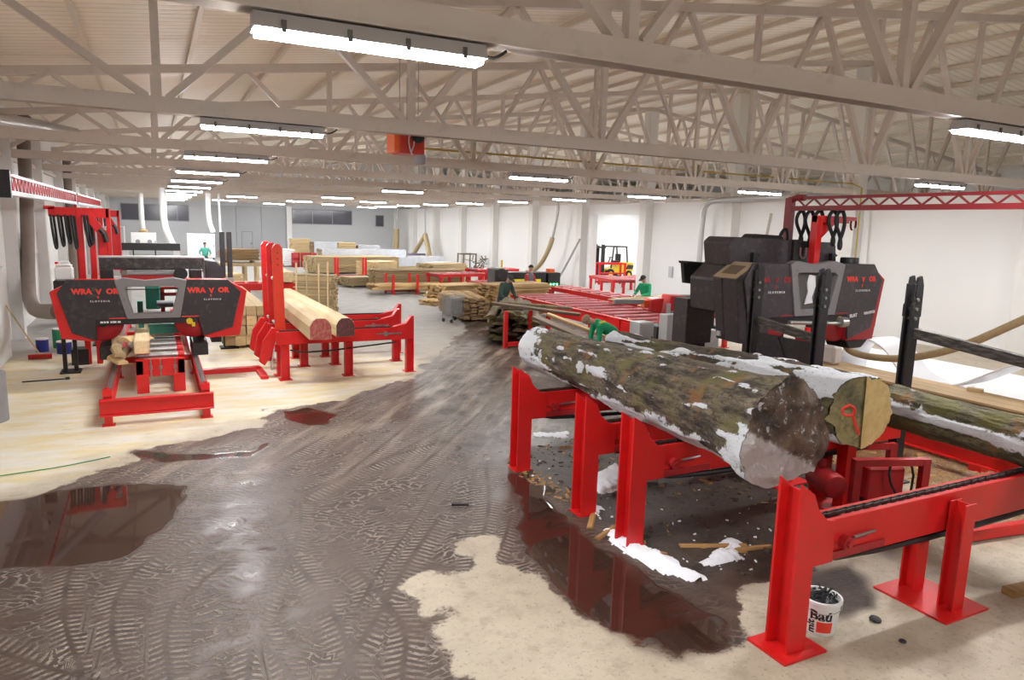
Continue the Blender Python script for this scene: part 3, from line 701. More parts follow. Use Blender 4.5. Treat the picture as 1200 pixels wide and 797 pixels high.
for y in (.1,6.0,11.8):
    m=MB(); m.bar((0,y,.3),(-1.0,y,.55),.06,.06); m.build('wall_bracket',TRUSS,g2)
d=thing('dust_duct','brown-grey dust duct dropping from the ceiling to the left sawmill','duct',(-2.85,22.0,0))
m=MB(); m.tube([(0.02,.6,5.6),(-.02,.4,5.2),(.02,0,4.0),(.0,-.3,2.6),(-.02,-.6,1.5),(.05,-1.2,1.05),(.35,-2.8,.98),(.75,-4.6,1.15),(1.15,-5.9,1.3)],.155,14,2); m.build('pipe',DUCT,d,smooth=True)
m=MB(); m.lathe([(.17,0),(.17,.08)],(0.02,0,3.96),16); m.build('clamp_ring',GALV,d,smooth=True)
d2=thing('dust_duct','second darker dust duct high on the left wall by the farther columns','duct',(-2.85,32.6,0))
m=MB(); m.tube([(0,.4,5.4),(-.02,.2,5.0),(0,0,4.2),(0,0,2.2),(0,-.1,0.02)],.15,12,2); m.build('pipe',DUCT,d2,smooth=True)
m=MB(); m.tube([(0,0,0),(.5,2.4,.2),(1.2,5,.3)],.14,12,1); e=m.build('vent_pipe',GALV,None,(-2.9,17.2,4.95),smooth=True); tag(e,'shiny flexible vent pipe running high along the left wall','duct')
m=MB(); m.box(-.17,.17,-2.4,2.4,0,1.95); m.box(-.19,.17,-2.42,2.42,1.95,2.0); e=m.build('white_panel_stack',WHITE,None,(-3.1,16.4,0),bevel=.01); tag(e,'tall white panel stack standing against the left wall','panel')
m=MB(); m.box(-.14,.14,-2.2,2.2,0,.9); e=m.build('wooden_rack',WOODF,None,(-3.13,16.3,2.0),bevel=.01); tag(e,'tan boarded rack standing on the white panels at the left wall','rack')
b=thing('floor_broom','long-handled broom with red head leaning against the left wall','broom',(-2.35,18.3,0))
m=MB(); m.box(-.22,.22,-.05,.05,.05,.11); m.build('head',RED,b,bevel=.01)
m=MB()
for i in range(22):
    x=-.21+.02*i; m.box(x-.006,x+.006,-.045,.045,0,.055)
tag(m.build('bristles',RED,b),kind='stuff')
m=MB(); m.cyl((0,0,.1),(-.62,.25,1.25),.014,8); m.build('handle',WOODF,b,smooth=True)
t=thing('iron_bar','thin dark iron bar lying on the pale floor by the left wall','bar',(-2.0,15.8,0))
m=MB(); m.cyl((-.35,0,.015),(.35,.05,.015),.012,8); m.cyl((.35,.05,.02),(.42,.05,.02),.03,10); m.build('rod',BLK,t)
def can(lab,loc,mat,r=.13,h=.3):
    c=thing('paint_can',lab,'can',loc)
    m=MB(); m.lathe([(r*.96,0),(r,.02),(r,h-.02),(r*.96,h)],n=18); m.build('body',mat,c,smooth=True)
    m=MB(); m.lathe([(r*1.02,h-.015),(r*1.02,h+.01),(r*.9,h+.012)],n=18); m.build('lid',WHITE,c,smooth=True)
can('blue can on the floor by the dust duct, left of the other blue can',(-2.42,19.3,0),BLUE)
can('blue can on the floor by the dust duct, right of the other blue can',(-1.95,18.9,0),BLUE,.15,.28)
can('green-lidded small can standing behind the blue cans',(-2.15,19.8,0),GREEN,.12,.45)
m=MB(); m.tube([(0,0,.008),(.35,0.05,.008),(.7,.1,.008),(1.15,.28,.008),(1.25,.33,.008)],.006,6,1); e=m.build('garden_twine',GREEN,None,(-1.9,10.12,0)); tag(e,'thin green cord lying on the pale floor before the left sawmill','cord')
c=thing('rolled_mat','grey curled mat edge standing at the far left of the floor','mat',(-2.45,13.0,0))
m=MB(); m.lathe([(.30,0),(.32,0),(.32,.75),(.30,.75)],n=20); m.build('roll',MGREY,c,smooth=True)
# ------------------------------------------------------------------ log turner and infeed deck on the left
lt=thing('log_turner','red log turner with three tall upright arms beside the left sawmill','log turner',(2.2,15.0,0))
for i,y in enumerate((0,.85,1.65)):
    m=MB(); z1=2.68; ym=y
    m.prism([(-.03,.62),(.17,.62),(.14,1.2),(.12,2.62),(.06,2.70),(-.02,2.70),(-.08,2.62),(-.06,1.2)],'y',y-.045,y+.045)
    a=m.build('arm',ORED if i==0 else RED,lt,bevel=.008)
    m=MB(); m.cyl((.02,y-.05,2.52),(.02,y+.05,2.52),.02,8); m.cyl((.02,y-.05,2.40),(.02,y+.05,2.40),.02,8); m.cyl((.02,y-.05,2.28),(.02,y+.05,2.28),.02,8); m.build('pin',DRED,a)
    m=MB(); m.prism([(.05,.95),(-.12,1.0),(-.30,.72),(-.38,.30),(-.28,.22),(-.16,.40),(-.05,.62),(.15,.66)],'y',y-.06,y+.06); m.build('hook',RED,lt,bevel=.008)
    m=MB(); m.tube([(.02,y-.07,.85),(-.08,y-.07,.62),(-.14,y-.07,.3),(-.15,y-.07,.12)],.014,6,1); m.build('hydraulic_hose',LGREY,lt,smooth=True)
m=MB(); m.box(-.08,.10,-.1,1.8,.50,.66); m.build('pivot_shaft',RED,lt,bevel=.01)
for z in (1.95,1.02):
    m=MB(); m.cyl((.03,0,z),(.03,1.65,z),.035,12); m.build('tie_bar',LGREY,lt,smooth=True)
for y in (-.05,1.7):
    m=MB(); m.box(-.04,.12,y-.08,y+.08,0,.5); m.box(-.1,.18,y-.12,y+.12,0,.015); m.build('leg',RED,lt,bevel=.006)
dk=[]
for i,(y,x1,lab) in enumerate([(14.5,4.86,'nearest red infeed beam of the left deck, carrying the timber ends'),(15.75,4.95,'middle red infeed beam of the left deck'),(16.75,5.3,'farthest red infeed beam of the left deck')]):
    d=thing('infeed_chain_conveyor',lab,'deck beam',(2.25,y,0),0,'infeed beams of the left deck')
    w=x1-2.25
    m=MB(); m.box(-.15,w,-.07,.07,.72,.98); m.build('beam',RED,d,bevel=.008)
    m=MB(); m.prism([(w-.45,.98),(w-.1,1.06),(w+.02,1.22),(w+.08,1.22),(w+.08,.72),(w,.72)],'y',-.075,.075); m.build('stop',RED,d,bevel=.008)
    for x in ((0,1.28,w) if i==0 else (.6,1.28,w)):
        m=MB(); m.ibeam((x,0,0),(x,0,.72),.14,.16,.018,(1,0,0)); m.box(x-.12,x+.12,-.12,.12,0,.015); m.build('leg',RED,d)
    m=MB(); m.cyl((w-.55,-.10,.86),(w-.55,.10,.86),.05,12); m.box(w-.75,w-.2,-.085,-.07,.845,.875); m.build('tensioner',STEEL,d)
    m=MB(); m.tube([(-.1,0,.99),(w-.35,0,.99)],.02,6); m.build('chain',BLK,d)
    m=MB(); m.tube([(.1,-.02,.60),(.5,-.02,.52),(w-.3,-.02,.66)],.018,6,1); m.build('chain',BLK,d)
# two hewn timbers with red-painted ends
REDEND=paint('red_sprayed_end',(.34,.05,.05),.6,var=.5,scale=7,dirt=(.45,.30,.16),dirt_amt=.6)
DKEND=paint('dark_red_sprayed_end',(.07,.03,.03),.6,var=.6,scale=8,dirt=(.35,.04,.04),dirt_amt=.55)
for x,y,l,a,w,h,em,lab in ((2.68,13.1,5.2,-.02,.40,.40,REDEND,'left hewn timber with a pale red-sprayed end on the red infeed beams'),(3.20,13.35,6.2,.01,.36,.36,DKEND,'right hewn timber with a dark red-sprayed end on the red infeed beams')):
    t=thing('hewn_timber',lab,'timber',(x,y,1.012),a,'hewn timbers on the left deck')
    pf=[(-w/2,0),(w/2,0),(w/2,h*.62),(w*.36,h*.88),(w*.2,h),(-w*.2,h),(-w*.36,h*.88),(-w/2,h*.62)]
    m=MB(); m.prism(pf,'y',0,l); m.build('beam',WOODP,t,bevel=.01)
    m=MB(); m.prism([(p[0]*.97,p[1]*.97+.004) for p in pf],'y',-.006,0.001); m.build('painted_end',em,t)
# floor strip linking mill and deck, red
f=thing('floor_channel','flat red steel channel on the floor linking the left sawmill and deck','channel',(.75,15.55,0))
m=MB(); m.box(0,1.15,-.09,.09,0,.10); m.build('bar',RED,f,bevel=.005)
m=MB(); m.box(1.05,1.2,-.9,.2,0,.06); m.build('foot',RED,f,bevel=.005)
# dark mast behind the left mill
k=thing('lift_mast','dark upright mast of two columns behind the right end of the left sawmill','mast',(1.55,18.6,0))
for x in (-.07,.09):
    m=MB(); m.box(x-.055,x+.055,-.07,.07,0.0,2.85); m.build('column',CHAR,k,bevel=.01)
m=MB(); m.box(-.14,.16,-.11,-.07,1.5,1.75); m.box(-.2,-.12,-.1,0,1.55,1.8); m.build('slide',STEEL,k,bevel=.01)
m=MB(); m.box(-.2,.22,-.2,.2,0,.04); m.build('base_plate',BLK,k)
# ------------------------------------------------------------------ right hand log deck
def chain_mesh(x0,x1,z,y=0):
    m=MB(); n=int((x1-x0)/.055)
    for i in range(n):
        x=x0+(x1-x0)*i/n
        for s in (-1,1):
            o=.012 if i%2 else .02
            m.box(x,x+.062,y+s*o-.004,y+s*o+.004,z-.016,z+.016)
        m.cyl((x+.008,y-.024,z),(x+.008,y+.024,z),.009,6)
    return m
def log_beam(lab,y,x0,x1,legs,front=False):
    d=thing('log_chain_conveyor',lab,'deck beam',(x0,y,0),0,'chain beams of the log deck')
    L=x1-x0
    m=MB()
    for s in (-1,1):
        m.prism([(-.07,0.02),(.13,0.02),(.13,.70),(.34,.70),(.34,1.035),(.24,1.06),(.14,1.15),(.07,1.29),(-.07,1.385)],'y',s*.10-.012,s*.10+.012)
    m.box(.02,.044,-.09,.09,.02,1.30)
    p=m.build('stop_post',RED,d,bevel=.004)
    m=MB(); m.box(*((-.17,.28,-.19,.19,0,.022) if front else (-.09,.15,-.12,.12,0,.02))); m.build('base_plate',RED,p)
    m=MB()
    for s in (-1,1): 
        m.box(.12,L,s*.07-.02,s*.07+.02,.70,1.04)
    m.box(.12,L,-.05,.05,.70,.74); m.box(.55,L,-.05,.05,.96,1.0)
    m.build('beam',RED,d,bevel=.005)
    m=MB(); m.box(.30,.95,-.11,-.09,.72,.78); m.box(.30,.72,-.105,-.09,.835,.855); m.build('slot_plate',DRED,d)
    m=MB(); m.cyl((.46,-.15,.845),(.46,-.06,.845),.055,14); m.cyl((.46,-.17,.845),(.46,-.15,.845),.03,6); m.build('tension_bolt',DRED,d,smooth=True)
    m=MB(); m.cyl((.56,-.115,.87),(.80,-.115,.88),.011,8); m.build('threaded_rod',STEEL,d)
    tag(chain_mesh(.22,L-.1,1.045).build('chain',CHAINM,d),'black chain with bright worn links')
    m=MB(); m.tube([(.25,0,.72),(.6,0,.64),(L*.5,0,.60),(L-.2,0,.62)],.028,7,1); m.build('return_chain',BLK,d)
    for x in legs:
        for s in (-1,1):
            m=MB(); m.ibeam((x,s*.18,.0),(x,s*.18,.78 if s>0 else .98),.15,.14,.016,(0,1,0)); m.build('leg',RED,d)
        m=MB(); m.box(x-.3,x+.3,-.34,.34,0,.018); m.build('base_plate',RED,d)
    return d
CHAINM=paint('worn_chain',(.10,.095,.09),.35,metal=.7,var=.7,scale=30)
log_beam('nearest red log chain conveyor, with the white bucket behind its post',3.55,4.24,8.3,(1.84,),True)
log_beam('red log chain conveyor under the near half of the large log, snow at its post',5.55,4.2,8.3,(3.0,))
log_beam('red log chain conveyor under the middle of the large log',6.42,4.2,8.3,(3.0,))
log_beam('farthest red log chain conveyor, its post at the end of the puddle',8.0,4.2,8.3,(3.0,))
# logs
def bark_mat(name,c1,c2,moss,snow_amt):
    t=NT(name); vec=t.coord((3.2,.7,3.2)); v2=t.coord()
    n=t.noise(vec,3.2,8,.72); n2=t.noise(v2,2.2,5,.65); n3=t.noise(v2,9,5,.7)
    c=t.mix(t.ramp(n,.40,.62),c1,c2); nf=t.noise(t.coord((1.2,.5,1.2)),24,6,.8); c=t.mix(t.math('MULTIPLY',t.ramp(nf,.48,.60),.75),c,tuple(x*.28 for x in c1)); c=t.mix(t.math('MULTIPLY',t.ramp(t.noise(v2,1.1,3),.52,.66),.55),c,(.11,.075,.05))
    c=t.mix(t.math('MULTIPLY',t.ramp(n2,.48,.66),moss),c,(.19,.165,.04))
    c=t.mix(t.math('MULTIPLY',t.ramp(t.noise(v2,3.1,4),.60,.68),.6),c,(.34,.15,.04))
    c=t.mix(t.math('MULTIPLY',t.ramp(n3,.62,.72),.5),c,(.30,.27,.24))
    a=t.attr('snow'); sn=t.ramp(t.math('ADD',a.outputs['Fac'],t.math('MULTIPLY',t.math('SUBTRACT',n3,.5),1.1)),.46,.55)
    sn=t.math('MULTIPLY',sn,t.ramp(nf,.30,.42)); c=t.mix(sn,c,(.86,.88,.93))
    t.bump(t.math('ADD',t.math('ADD',n,t.math('MULTIPLY',n3,.7)),t.math('MULTIPLY',nf,.8)),1.0,.045)
    return t.out(c,t.mix(sn,(.72,.72,.72),(.5,.5,.5)))
BARK=bark_mat('mossy_bark',(.040,.028,.019),(.30,.235,.16),.8,1)
BARK2=bark_mat('dark_bark',(.045,.032,.024),(.12,.085,.06),.5,1)
BARK3=bark_mat('green_moss_bark',(.09,.075,.045),(.26,.23,.12),1.0,1)
def end_mat(name,c1,c2,snow,rot):
    t=NT(name); v=t.coord(); n=t.noise(v,3.0,6,.7); n2=t.noise(v,11,6,.75)
    c=t.mix(t.ramp(n,.40,.60),c1,c2); c=t.mix(t.math('MULTIPLY',t.ramp(n2,.5,.66),rot),c,(.015,.011,.010))
    if snow:
        s=t.node('ShaderNodeSeparateXYZ'); tc=t.node('ShaderNodeTexCoord'); t.lk(tc.outputs['Object'],s.inputs[0])
        f=t.math('ADD',t.math('MULTIPLY',s.outputs[2],-3.2),t.math('ADD',t.math('MULTIPLY',s.outputs[0],-1.6),t.math('MULTIPLY',n2,.6)))
        c=t.mix(t.ramp(f,.78,.92),c,(.50,.46,.45))
        c=t.mix(t.math('MULTIPLY',t.ramp(n2,.565,.63),.8),c,(.72,.72,.75))
    t.bump(n2,.9,.05 if snow else .02)
    return t.out(c,.5)
END1=end_mat('muddy_log_end',(.05,.036,.03),(.21,.13,.085),True,.95)
END2=end_mat('dirty_green_log_end',(.12,.11,.06),(.30,.26,.11),False,.6)
END3=end_mat('clean_yellow_log_end',(.80,.62,.29),(.68,.50,.20),False,.08)
def log(name,lab,cat,p,q,r0,r1,seed,bark,snowf,end_col,flare=0.0,nu=96,nl=110,amp=.06,group=None,bend=0,cut=None):
    p=V(p); q=V(q); L=(q-p).length; d=(q-p).normalized()
    root=thing(name,lab,cat,p,0,group)
    # local frame: y along the log
    X=d.cross(V((0,0,1))).normalized(); Zv=X.cross(d)
    m=MB(); sn=[]; raw=[]
    for k in range(nl+1):
        t=k/nl
        for i in range(nu):
            a=2*pi*i/nu; ca,sa=cos(a),sin(a)
            r=r0+(r1-r0)*t+flare*max(0,1-t*6)**2*(1+.6*sin(3*a+seed))
            w=(ca*1.2,t*L*.55,sa*1.2+seed)
            r*=1+noise.noise(w)*.14+noise.noise((ca*3.5,t*L*1.6,sa*3.5+seed))*amp
            nz=noise.noise((ca*9,t*L*4.5,sa*9+seed)); r+=nz*.012+noise.noise((ca*22,t*L*5,sa*22+seed))*.010
            s=snowf(t,a,ca,sa,noise.noise((ca*2.1+seed,t*L*1.1,sa*2.1)),noise.noise((ca*5+seed,t*L*3,sa*5)))
            r+=.03*sm(.4,.7,s)
            sn.append(s)
            pt=d*(t*L)+X*(r*ca)+Zv*(r*sa+bend*sin(pi*t))
            if k==0: raw.append(pt.copy())
            if cut: pt+=d*cut(r*ca)*max(0,1-t*L/.7)
            m.v.append(tuple(pt))
    for k in range(nl):
        for i in range(nu):
            j=(i+1)%nu; m.f.append([k*nu+i,k*nu+j,(k+1)*nu+j,(k+1)*nu+i]); m.mi.append(0)
    m.f.append([nl*nu+i for i in range(nu)]); m.mi.append(0)
    ring=raw
    o=m.build('bark',bark,root,smooth=False)
    o.data.polygons.foreach_set('use_smooth',[True]*len(o.data.polygons))
    at=o.data.attributes.new('snow','FLOAT','POINT'); at.data.foreach_set('value',sn)
    return root,ring,d,X,Zv
def end_cap(root,ring,d,mat,seed,rough=.03,name='cut_end',facet=None,cone=0):
    m=MB(); n=len(ring); c=sum(ring,V())/n; K=14
    for k in range(K+1):
        f=1-k/K
        for i,p in enumerate(ring):
            pt=c+(p-c)*f*.995
            off=noise.noise((pt.x*4+seed,pt.y*4,pt.z*4))*rough+noise.noise((pt.x*13+seed,pt.z*13,1))*rough*.55
            if facet: off+=facet(pt-c)
            off+=cone*(1-f*f)
            m.v.append(tuple(pt-d*(.004+max(-.05,off*min(1,(1-f)*6)) if not facet else .004+off)))
    for k in range(K):
        for i in range(n):
            j=(i+1)%n; m.f.append([k*n+i,(k+1)*n+i,(k+1)*n+j,k*n+j]); m.mi.append(0)
    o=m.build(name,mat,root); o.data.polygons.foreach_set('use_smooth',[True]*len(o.data.polygons))
    return o
def snow1(t,a,ca,sa,n1,n2):
    low=max(0,-sa-.15)*max(0,-ca+.5)*1.1            # packed snow along the lower left flank
    s=low*.62+ (.32 if (ca<-.1 and sa<.35) else 0)*max(0,n1*2+.1)
    s+=max(0,n2-.16)*1.0*(1 if ca<.3 else .6)
    s+=max(0,sa-.35)*max(0,ca+.1)*.8*sm(.25,.5,t) + sm(.12,0,t)*.45*max(0,-ca)
    s+=sm(.78,1,t)*.7*max(0,-ca+.3)
    s+=.95*sm(.50,.72,abs(noise.noise((t*26,ca*.6,4.4)))*2)*sm(.35,.6,t)*max(0,.5-abs(sa-.1))*(1 if ca<0 else 0)
    return s+n1*.35+n2*.25
R1,rg,d,X_,Z_=log('large_log','largest log, mossy with snow along its lower side, nearest on the red deck','log',(4.86,4.22,1.485),(5.2,9.35,1.365),.42,.30,3.1,BARK,snow1,END1,flare=.05)
end_cap(R1,rg,d,END1,5.0,.07,cone=.05)
def snow2(t,a,ca,sa,n1,n2):
    return max(0,sa-.1)*.52*sm(.75,.2,t)+max(0,-ca-.05)*max(0,sa+.35)*.65+n1*.8+n2*1.1-.03-.55*max(0,sa-.85)*sm(.15,.5,t)*6
R2,rg,d,X_,Z_=log('snowy_log','snow-covered log with a red-marked two-facet end, in the middle of the deck','log',(6.45,4.62,1.42),(6.22,8.7,1.37),.355,.30,9.4,BARK2,snow2,END2,cut=lambda x: .75*max(0,-x-.10))
end_cap(R2,rg,d,END2,2.0,.015,facet=lambda v: -.75*max(0,-v.x-.10))
# clean facet: right-hand half of the same end
n=len(rg); c=sum(rg,V())/n
m=MB(); pts=[p for p in rg if (p-c).x>-.11]
pts.sort(key=lambda p: atan2((p-c).z,(p-c).x))
vs=[tuple(p-d*.02) for p in pts]
m.add(vs,[tuple(range(len(vs)))]); m.build('clean_cut_facet',END3,R2)
MK=lambda x,z:(c.x+x-.06,c.y-.018+.75*max(0,-(x-.06)-.10),c.z+z); m=MB()
m.tube([MK(-.14,.08),MK(-.20,.04),MK(-.19,-.03),MK(-.11,-.03),MK(-.10,.05),MK(-.15,.08)],.016,6,1); m.tube([MK(-.11,-.03),MK(-.08,-.14),MK(-.05,-.22)],.014,6); m.build('paint_mark',REDTXT,R2)
def snow3(t,a,ca,sa,n1,n2):
    return max(0,-ca+.1)*max(0,.75-abs(sa))*1.0*sm(.25,.5,t)+n1*.5+.28*max(0,sa)*sm(.7,1,t)-.05
R3,rg,d,X_,Z_=log('thin_log','thinner log with bright green moss lying at the right edge of the deck','log',(7.3,1.6,1.30),(7.45,5.05,1.30),.225,.24,15.2,BARK3,snow3,END3)
m=MB(); rgb=[V(v) for v in R3.children[0].data.vertices[-96:][0:0]]
# hidden beam carrying the near end of the thin log
m=MB(); m.box(-.12,.12,-.1,.1,.98,1.072); m.box(-.3,.3,-.12,.12,.0,.98); tag(m.build('log_trestle',DRED,None,(7.3,1.9,0),bevel=.01),'red trestle under the thin log beyond the right edge of the picture','trestle')
# hydraulic unit under the deck
h=thing('hydraulic_unit','dark red hydraulic pump unit in a frame under the logs','pump',(7.25,5.5,0),-.35)
for x in (0,.85):
    for y in (-.35,.25):
        m=MB(); m.box(x-.045,x+.045,y-.045,y+.045,0,.66); m.build('frame_post',DRED,h)
for z in (.04,.62):
    for y in (-.35,.25):
        m=MB(); m.box(.045,.805,y-.04,y+.04,z-.04,z+.04); m.build('frame_rail',DRED,h)
m=MB(); m.box(.25,.72,-.22,.2,.1,.50); m.build('tank',DRED,h,bevel=.02)
m=MB(); m.lathe([(.05,-.32),(.13,-.3),(.15,-.25),(.15,.12),(.12,.16)],(-.22,-.05,.32),18,'y'); m.cyl((-.22,-.05,.47),(-.22,-.05,.58),.05,10); m.build('motor',DRED,h,smooth=True)
m=MB(); m.tube([(.5,-.24,.6),(.45,-.3,.4),(.6,-.3,.15)],.015,6,1); m.tube([(.7,-.2,.6),(.78,-.28,.5),(.75,-.3,.2)],.015,6,1); m.build('hose',RUBBER,h)
# bucket
def bend(o,R,cx=0):
    for v in o.data.vertices:
        a=v.co.x/R; rad=R+v.co.z; v.co=V((rad*sin(a),-rad*cos(a),v.co.y))
b=thing('plastic_bucket','white plastic bucket with dark scraps, standing behind the nearest red post','bucket',(4.74,3.62,0),radians(-50))
m=MB(); m.lathe([(.118,0),(.124,.008),(.150,.27),(.160,.272),(.160,.295),(.150,.30),(.142,.298),(.116,.02),(0.001,.018)],n=36); m.build('pail',WHITE,b,smooth=True)
m=MB()
for i in range(90):
    a=random.uniform(0,6.28); r=random.uniform(0,.125); z=.27+.05*(1-r/.13)+random.uniform(-.02,.02)
    a2=random.uniform(0,6.28); l=random.uniform(.02,.05); dz=random.uniform(-.02,.03)
    m.tube([(r*cos(a),r*sin(a),z),(r*cos(a)+l*cos(a2)*.6,r*sin(a)+l*sin(a2)*.6,z+dz+.01),(r*cos(a)+l*cos(a2),r*sin(a)+l*sin(a2),z+dz)],.006,5)
m.lathe([(.001,.25),(.138,.25),(.1,.285),(.001,.3)],n=16)
tag(m.build('metal_scraps',BLK,b),kind='stuff')
m=MB(); m.tube([(-.158,0,.27),(-.15,-.07,.22),(0,-.175,.2),(.15,-.07,.22),(.158,0,.27)],.003,5,1); m.build('wire_handle',STEEL,b)
def wrap_text(name,s,size,mat,x,z,bold,rz=0,rad=.136):
    o=text(name,s,size,mat,b,(0,0,0),(0,0,0),bold,.0012)
    for v in o.data.vertices:
        cx,cy=v.co.x,v.co.y
        if rz: cx,cy=-cy,cx
        v.co=V((cx+x,cy+z,v.co.z))
    for v in o.data.vertices:
        R=.1225+.026*(v.co.y/.27)+.0012; a=v.co.x/rad; v.co=V(((R+v.co.z)*sin(a),-(R+v.co.z)*cos(a),v.co.y))
    return o
wrap_text('bucket_lettering','Baú',.115,BTXT,.005,.145,.004)
wrap_text('bucket_lettering','mit',.085,BTXT,-.045,.075,.003,1)
m=MB(); K=10
for i in range(K+1):
    a=-.18+.92*i/K
    for z in (.035,.13):
        R=.1225+.026*(z/.27)+.0015; m.v.append((R*sin(a),-R*cos(a),z))
for i in range(K): m.f.append([2*i,2*i+2,2*i+3,2*i+1]); m.mi.append(0)
m.build('red_square',REDTXT,b)
# floor debris
def snow_patch(poly,h,seed,lab):
    x0,x1,y0,y1=bbox(poly); s=.03; m=MB(); idx={}
    nx=int((x1-x0)/s)+3; ny=int((y1-y0)/s)+3
    for j in range(ny):
        for i in range(nx):
            x=x0-s+i*s; y=y0-s+j*s
            d=sdist(poly,x,y)+noise.noise((x*5,y*5,seed))*.10+noise.noise((x*14,y*14,seed))*.05
            if d>-.035:
                idx[i,j]=len(m.v); m.v.append((x,y,-.004 if d<0 else min(h,.004+d*.5)*(1+noise.noise((x*16,y*16,seed))*.8)))
    for (i,j) in idx:
        q=[(i,j),(i+1,j),(i+1,j+1),(i,j+1)]
        if all(k in idx for k in q): m.f.append([idx[k] for k in q]); m.mi.append(0)
    o=m.build('snow_patch',SNOW); o.data.polygons.foreach_set('use_smooth',[True]*len(o.data.polygons))
    tag(o,lab,'snow',None,'stuff')
snow_patch([(4.70,7.33),(5.51,7.64),(5.47,7.29),(5.00,6.82),(4.73,6.79)],.05,1,'snow on the wet floor between the middle log posts')
snow_patch([(4.23,5.95),(4.32,5.49),(4.45,5.09),(4.45,4.66),(4.31,4.62),(4.14,4.97),(4.04,5.24),(4.09,5.72)],.06,2,'longest snow patch, along the puddle in front of the third red post')
snow_patch([(4.64,4.90),(5.0,5.05),(5.30,5.29),(5.38,5.1),(5.1,4.85),(4.93,4.78)],.05,3,'scattered snow lumps under the near end of the large log')
snow_patch([(5.17,9.36),(5.72,9.25),(5.56,8.97),(5.12,9.14)],.012,4,'thin snow strip on the floor behind the farthest red post')
snow_patch([(4.36,6.58),(4.59,6.50),(4.36,6.22),(4.2,6.24)],.05,5,'small snow patch at the foot of the second red post')
def scatter(name,lab,poly,n,smin,smax,mat,seed,flat=.25):
    rnd=random.Random(seed); x0,x1,y0,y1=bbox(poly); m=MB(); k=0
    while k<n:
        x=rnd.uniform(x0,x1); y=rnd.uniform(y0,y1)
        if sdist(poly,x,y)<0: continue
        k+=1; l=rnd.uniform(smin,smax)*(2.2 if rnd.random()<.12 else 1); w=l*rnd.uniform(.25,.6); a=rnd.uniform(0,pi); h=l*flat*rnd.uniform(.4,1)
        dx,dy=cos(a)*l/2,sin(a)*l/2; nx,ny=-sin(a)*w/2,cos(a)*w/2; t=rnd.uniform(.5,1.4)
        m.add([(x-dx-nx,y-dy-ny,0),(x+dx-nx*t,y+dy-ny*t,0),(x+dx+nx*.6,y+dy+ny*.6,0),(x-dx+nx,y-dy+ny,0),(x-dx*.9,y-dy*.9,h),(x+dx*.8,y+dy*.8,h*.7)],[(3,2,1,0),(0,1,5,4),(1,2,5),(2,3,4,5),(3,0,4)])
    tag(m.build(name,mat),lab,'debris',None,'stuff')
CHIPM=wood('wood_chip',(.46,.26,.09),(.30,.15,.05),'x'); BARKC=paint('bark_crumb',(.06,.042,.03),.8,var=.5,scale=20)
UND=[(4.15,8.3),(5.1,8.9),(7.6,8.9),(8.3,6.7),(8.0,5.4),(6.9,4.7),(5.4,4.5),(4.4,4.6),(4.15,5.9)]
scatter('bark_crumbs','dark bark crumbs strewn on the wet floor under the logs',UND,520,.025,.07,BARKC,3,.4)
scatter('wood_splinters','pale splinters strewn on the wet floor under the logs',UND,150,.03,.09,CHIPM,4,.2)
scatter('snow_crumbs','small snow crumbs strewn under the log deck',UND,130,.012,.035,SNOW,5,.7)
scatter('sawdust_chips','brown wood chips strewn on the floor beside the right sawmill bed',[(8.5,8.5),(12,8.5),(12,4.5),(8.2,4.3),(7.6,4.9)],420,.03,.08,CHIPM,6,.3)
scatter('bark_crumbs','bark crumbs along the edge of the puddle behind the farthest post',[(4.1,8.4),(4.4,8.6),(4.5,6.9),(4.25,6.5),(4.1,7.3)],90,.03,.08,CHIPM,8,.2)
for x,y,l,a,lab in ((4.22,6.22,.55,.9,'yellow wood sliver at the foot of the second red post'),(4.15,5.85,.4,.5,'brown wood sliver on the puddle edge between two red posts'),(5.0,5.15,.7,-.4,'long pale bark sliver on the snow under the large log'),(5.3,4.95,.5,-.2,'short bark sliver under the near end of the large log')):
    m=MB(); m.prism([(-.035,0),(.035,0),(.02,.02),(-.02,.025)],'x',-l/2,l/2); tag(m.build('bark_sliver',CHIPM,None,(x,y,.004),rz=a),lab,'wood offcut')
for x,y,s,lab in ((5.28,3.50,.05,'dark pebble on the floor right of the bucket'),(5.2,3.2,.03,'tiny dark pebble near the base plate of the nearest post')):
    bm=bmesh.new(); bmesh.ops.create_icosphere(bm,subdivisions=2,radius=s)
    for v in bm.verts: v.co.z*=.5; v.co*=1+noise.noise(v.co*20)*.3
    me=bpy.data.meshes.new('pebble'); bm.to_mesh(me); bm.free(); me.materials.append(BLK); o=link(bpy.data.objects.new('pebble',me)); o.location=(x,y,s*.4); tag(o,lab,'stone')
m=MB(); m.box(-.05,.9,-.06,.06,0,.07); tag(m.build('wooden_block',WOODO,None,(6.85,3.28,0),bevel=.005,rz=-.12),'brown wooden block on the floor at the right edge','wood block')
m=MB(); m.box(0,2.5,-.05,.05,.02,.14); tag(m.build('floor_channel',RED,None,(7.6,4.15,0),bevel=.005,rz=-.15),'red steel channel on the chip-covered floor beside the log deck','channel')
for k_,(x,y) in enumerate(((2.66,7.25),)):
    m=MB(); m.box(-.1,.1,-.02,.02,0,.02); tag(m.build('wood_strip',BLK,None,(3.02,7.15,0),rz=-.4),'small dark strip of wood lying on the mud','wood offcut')
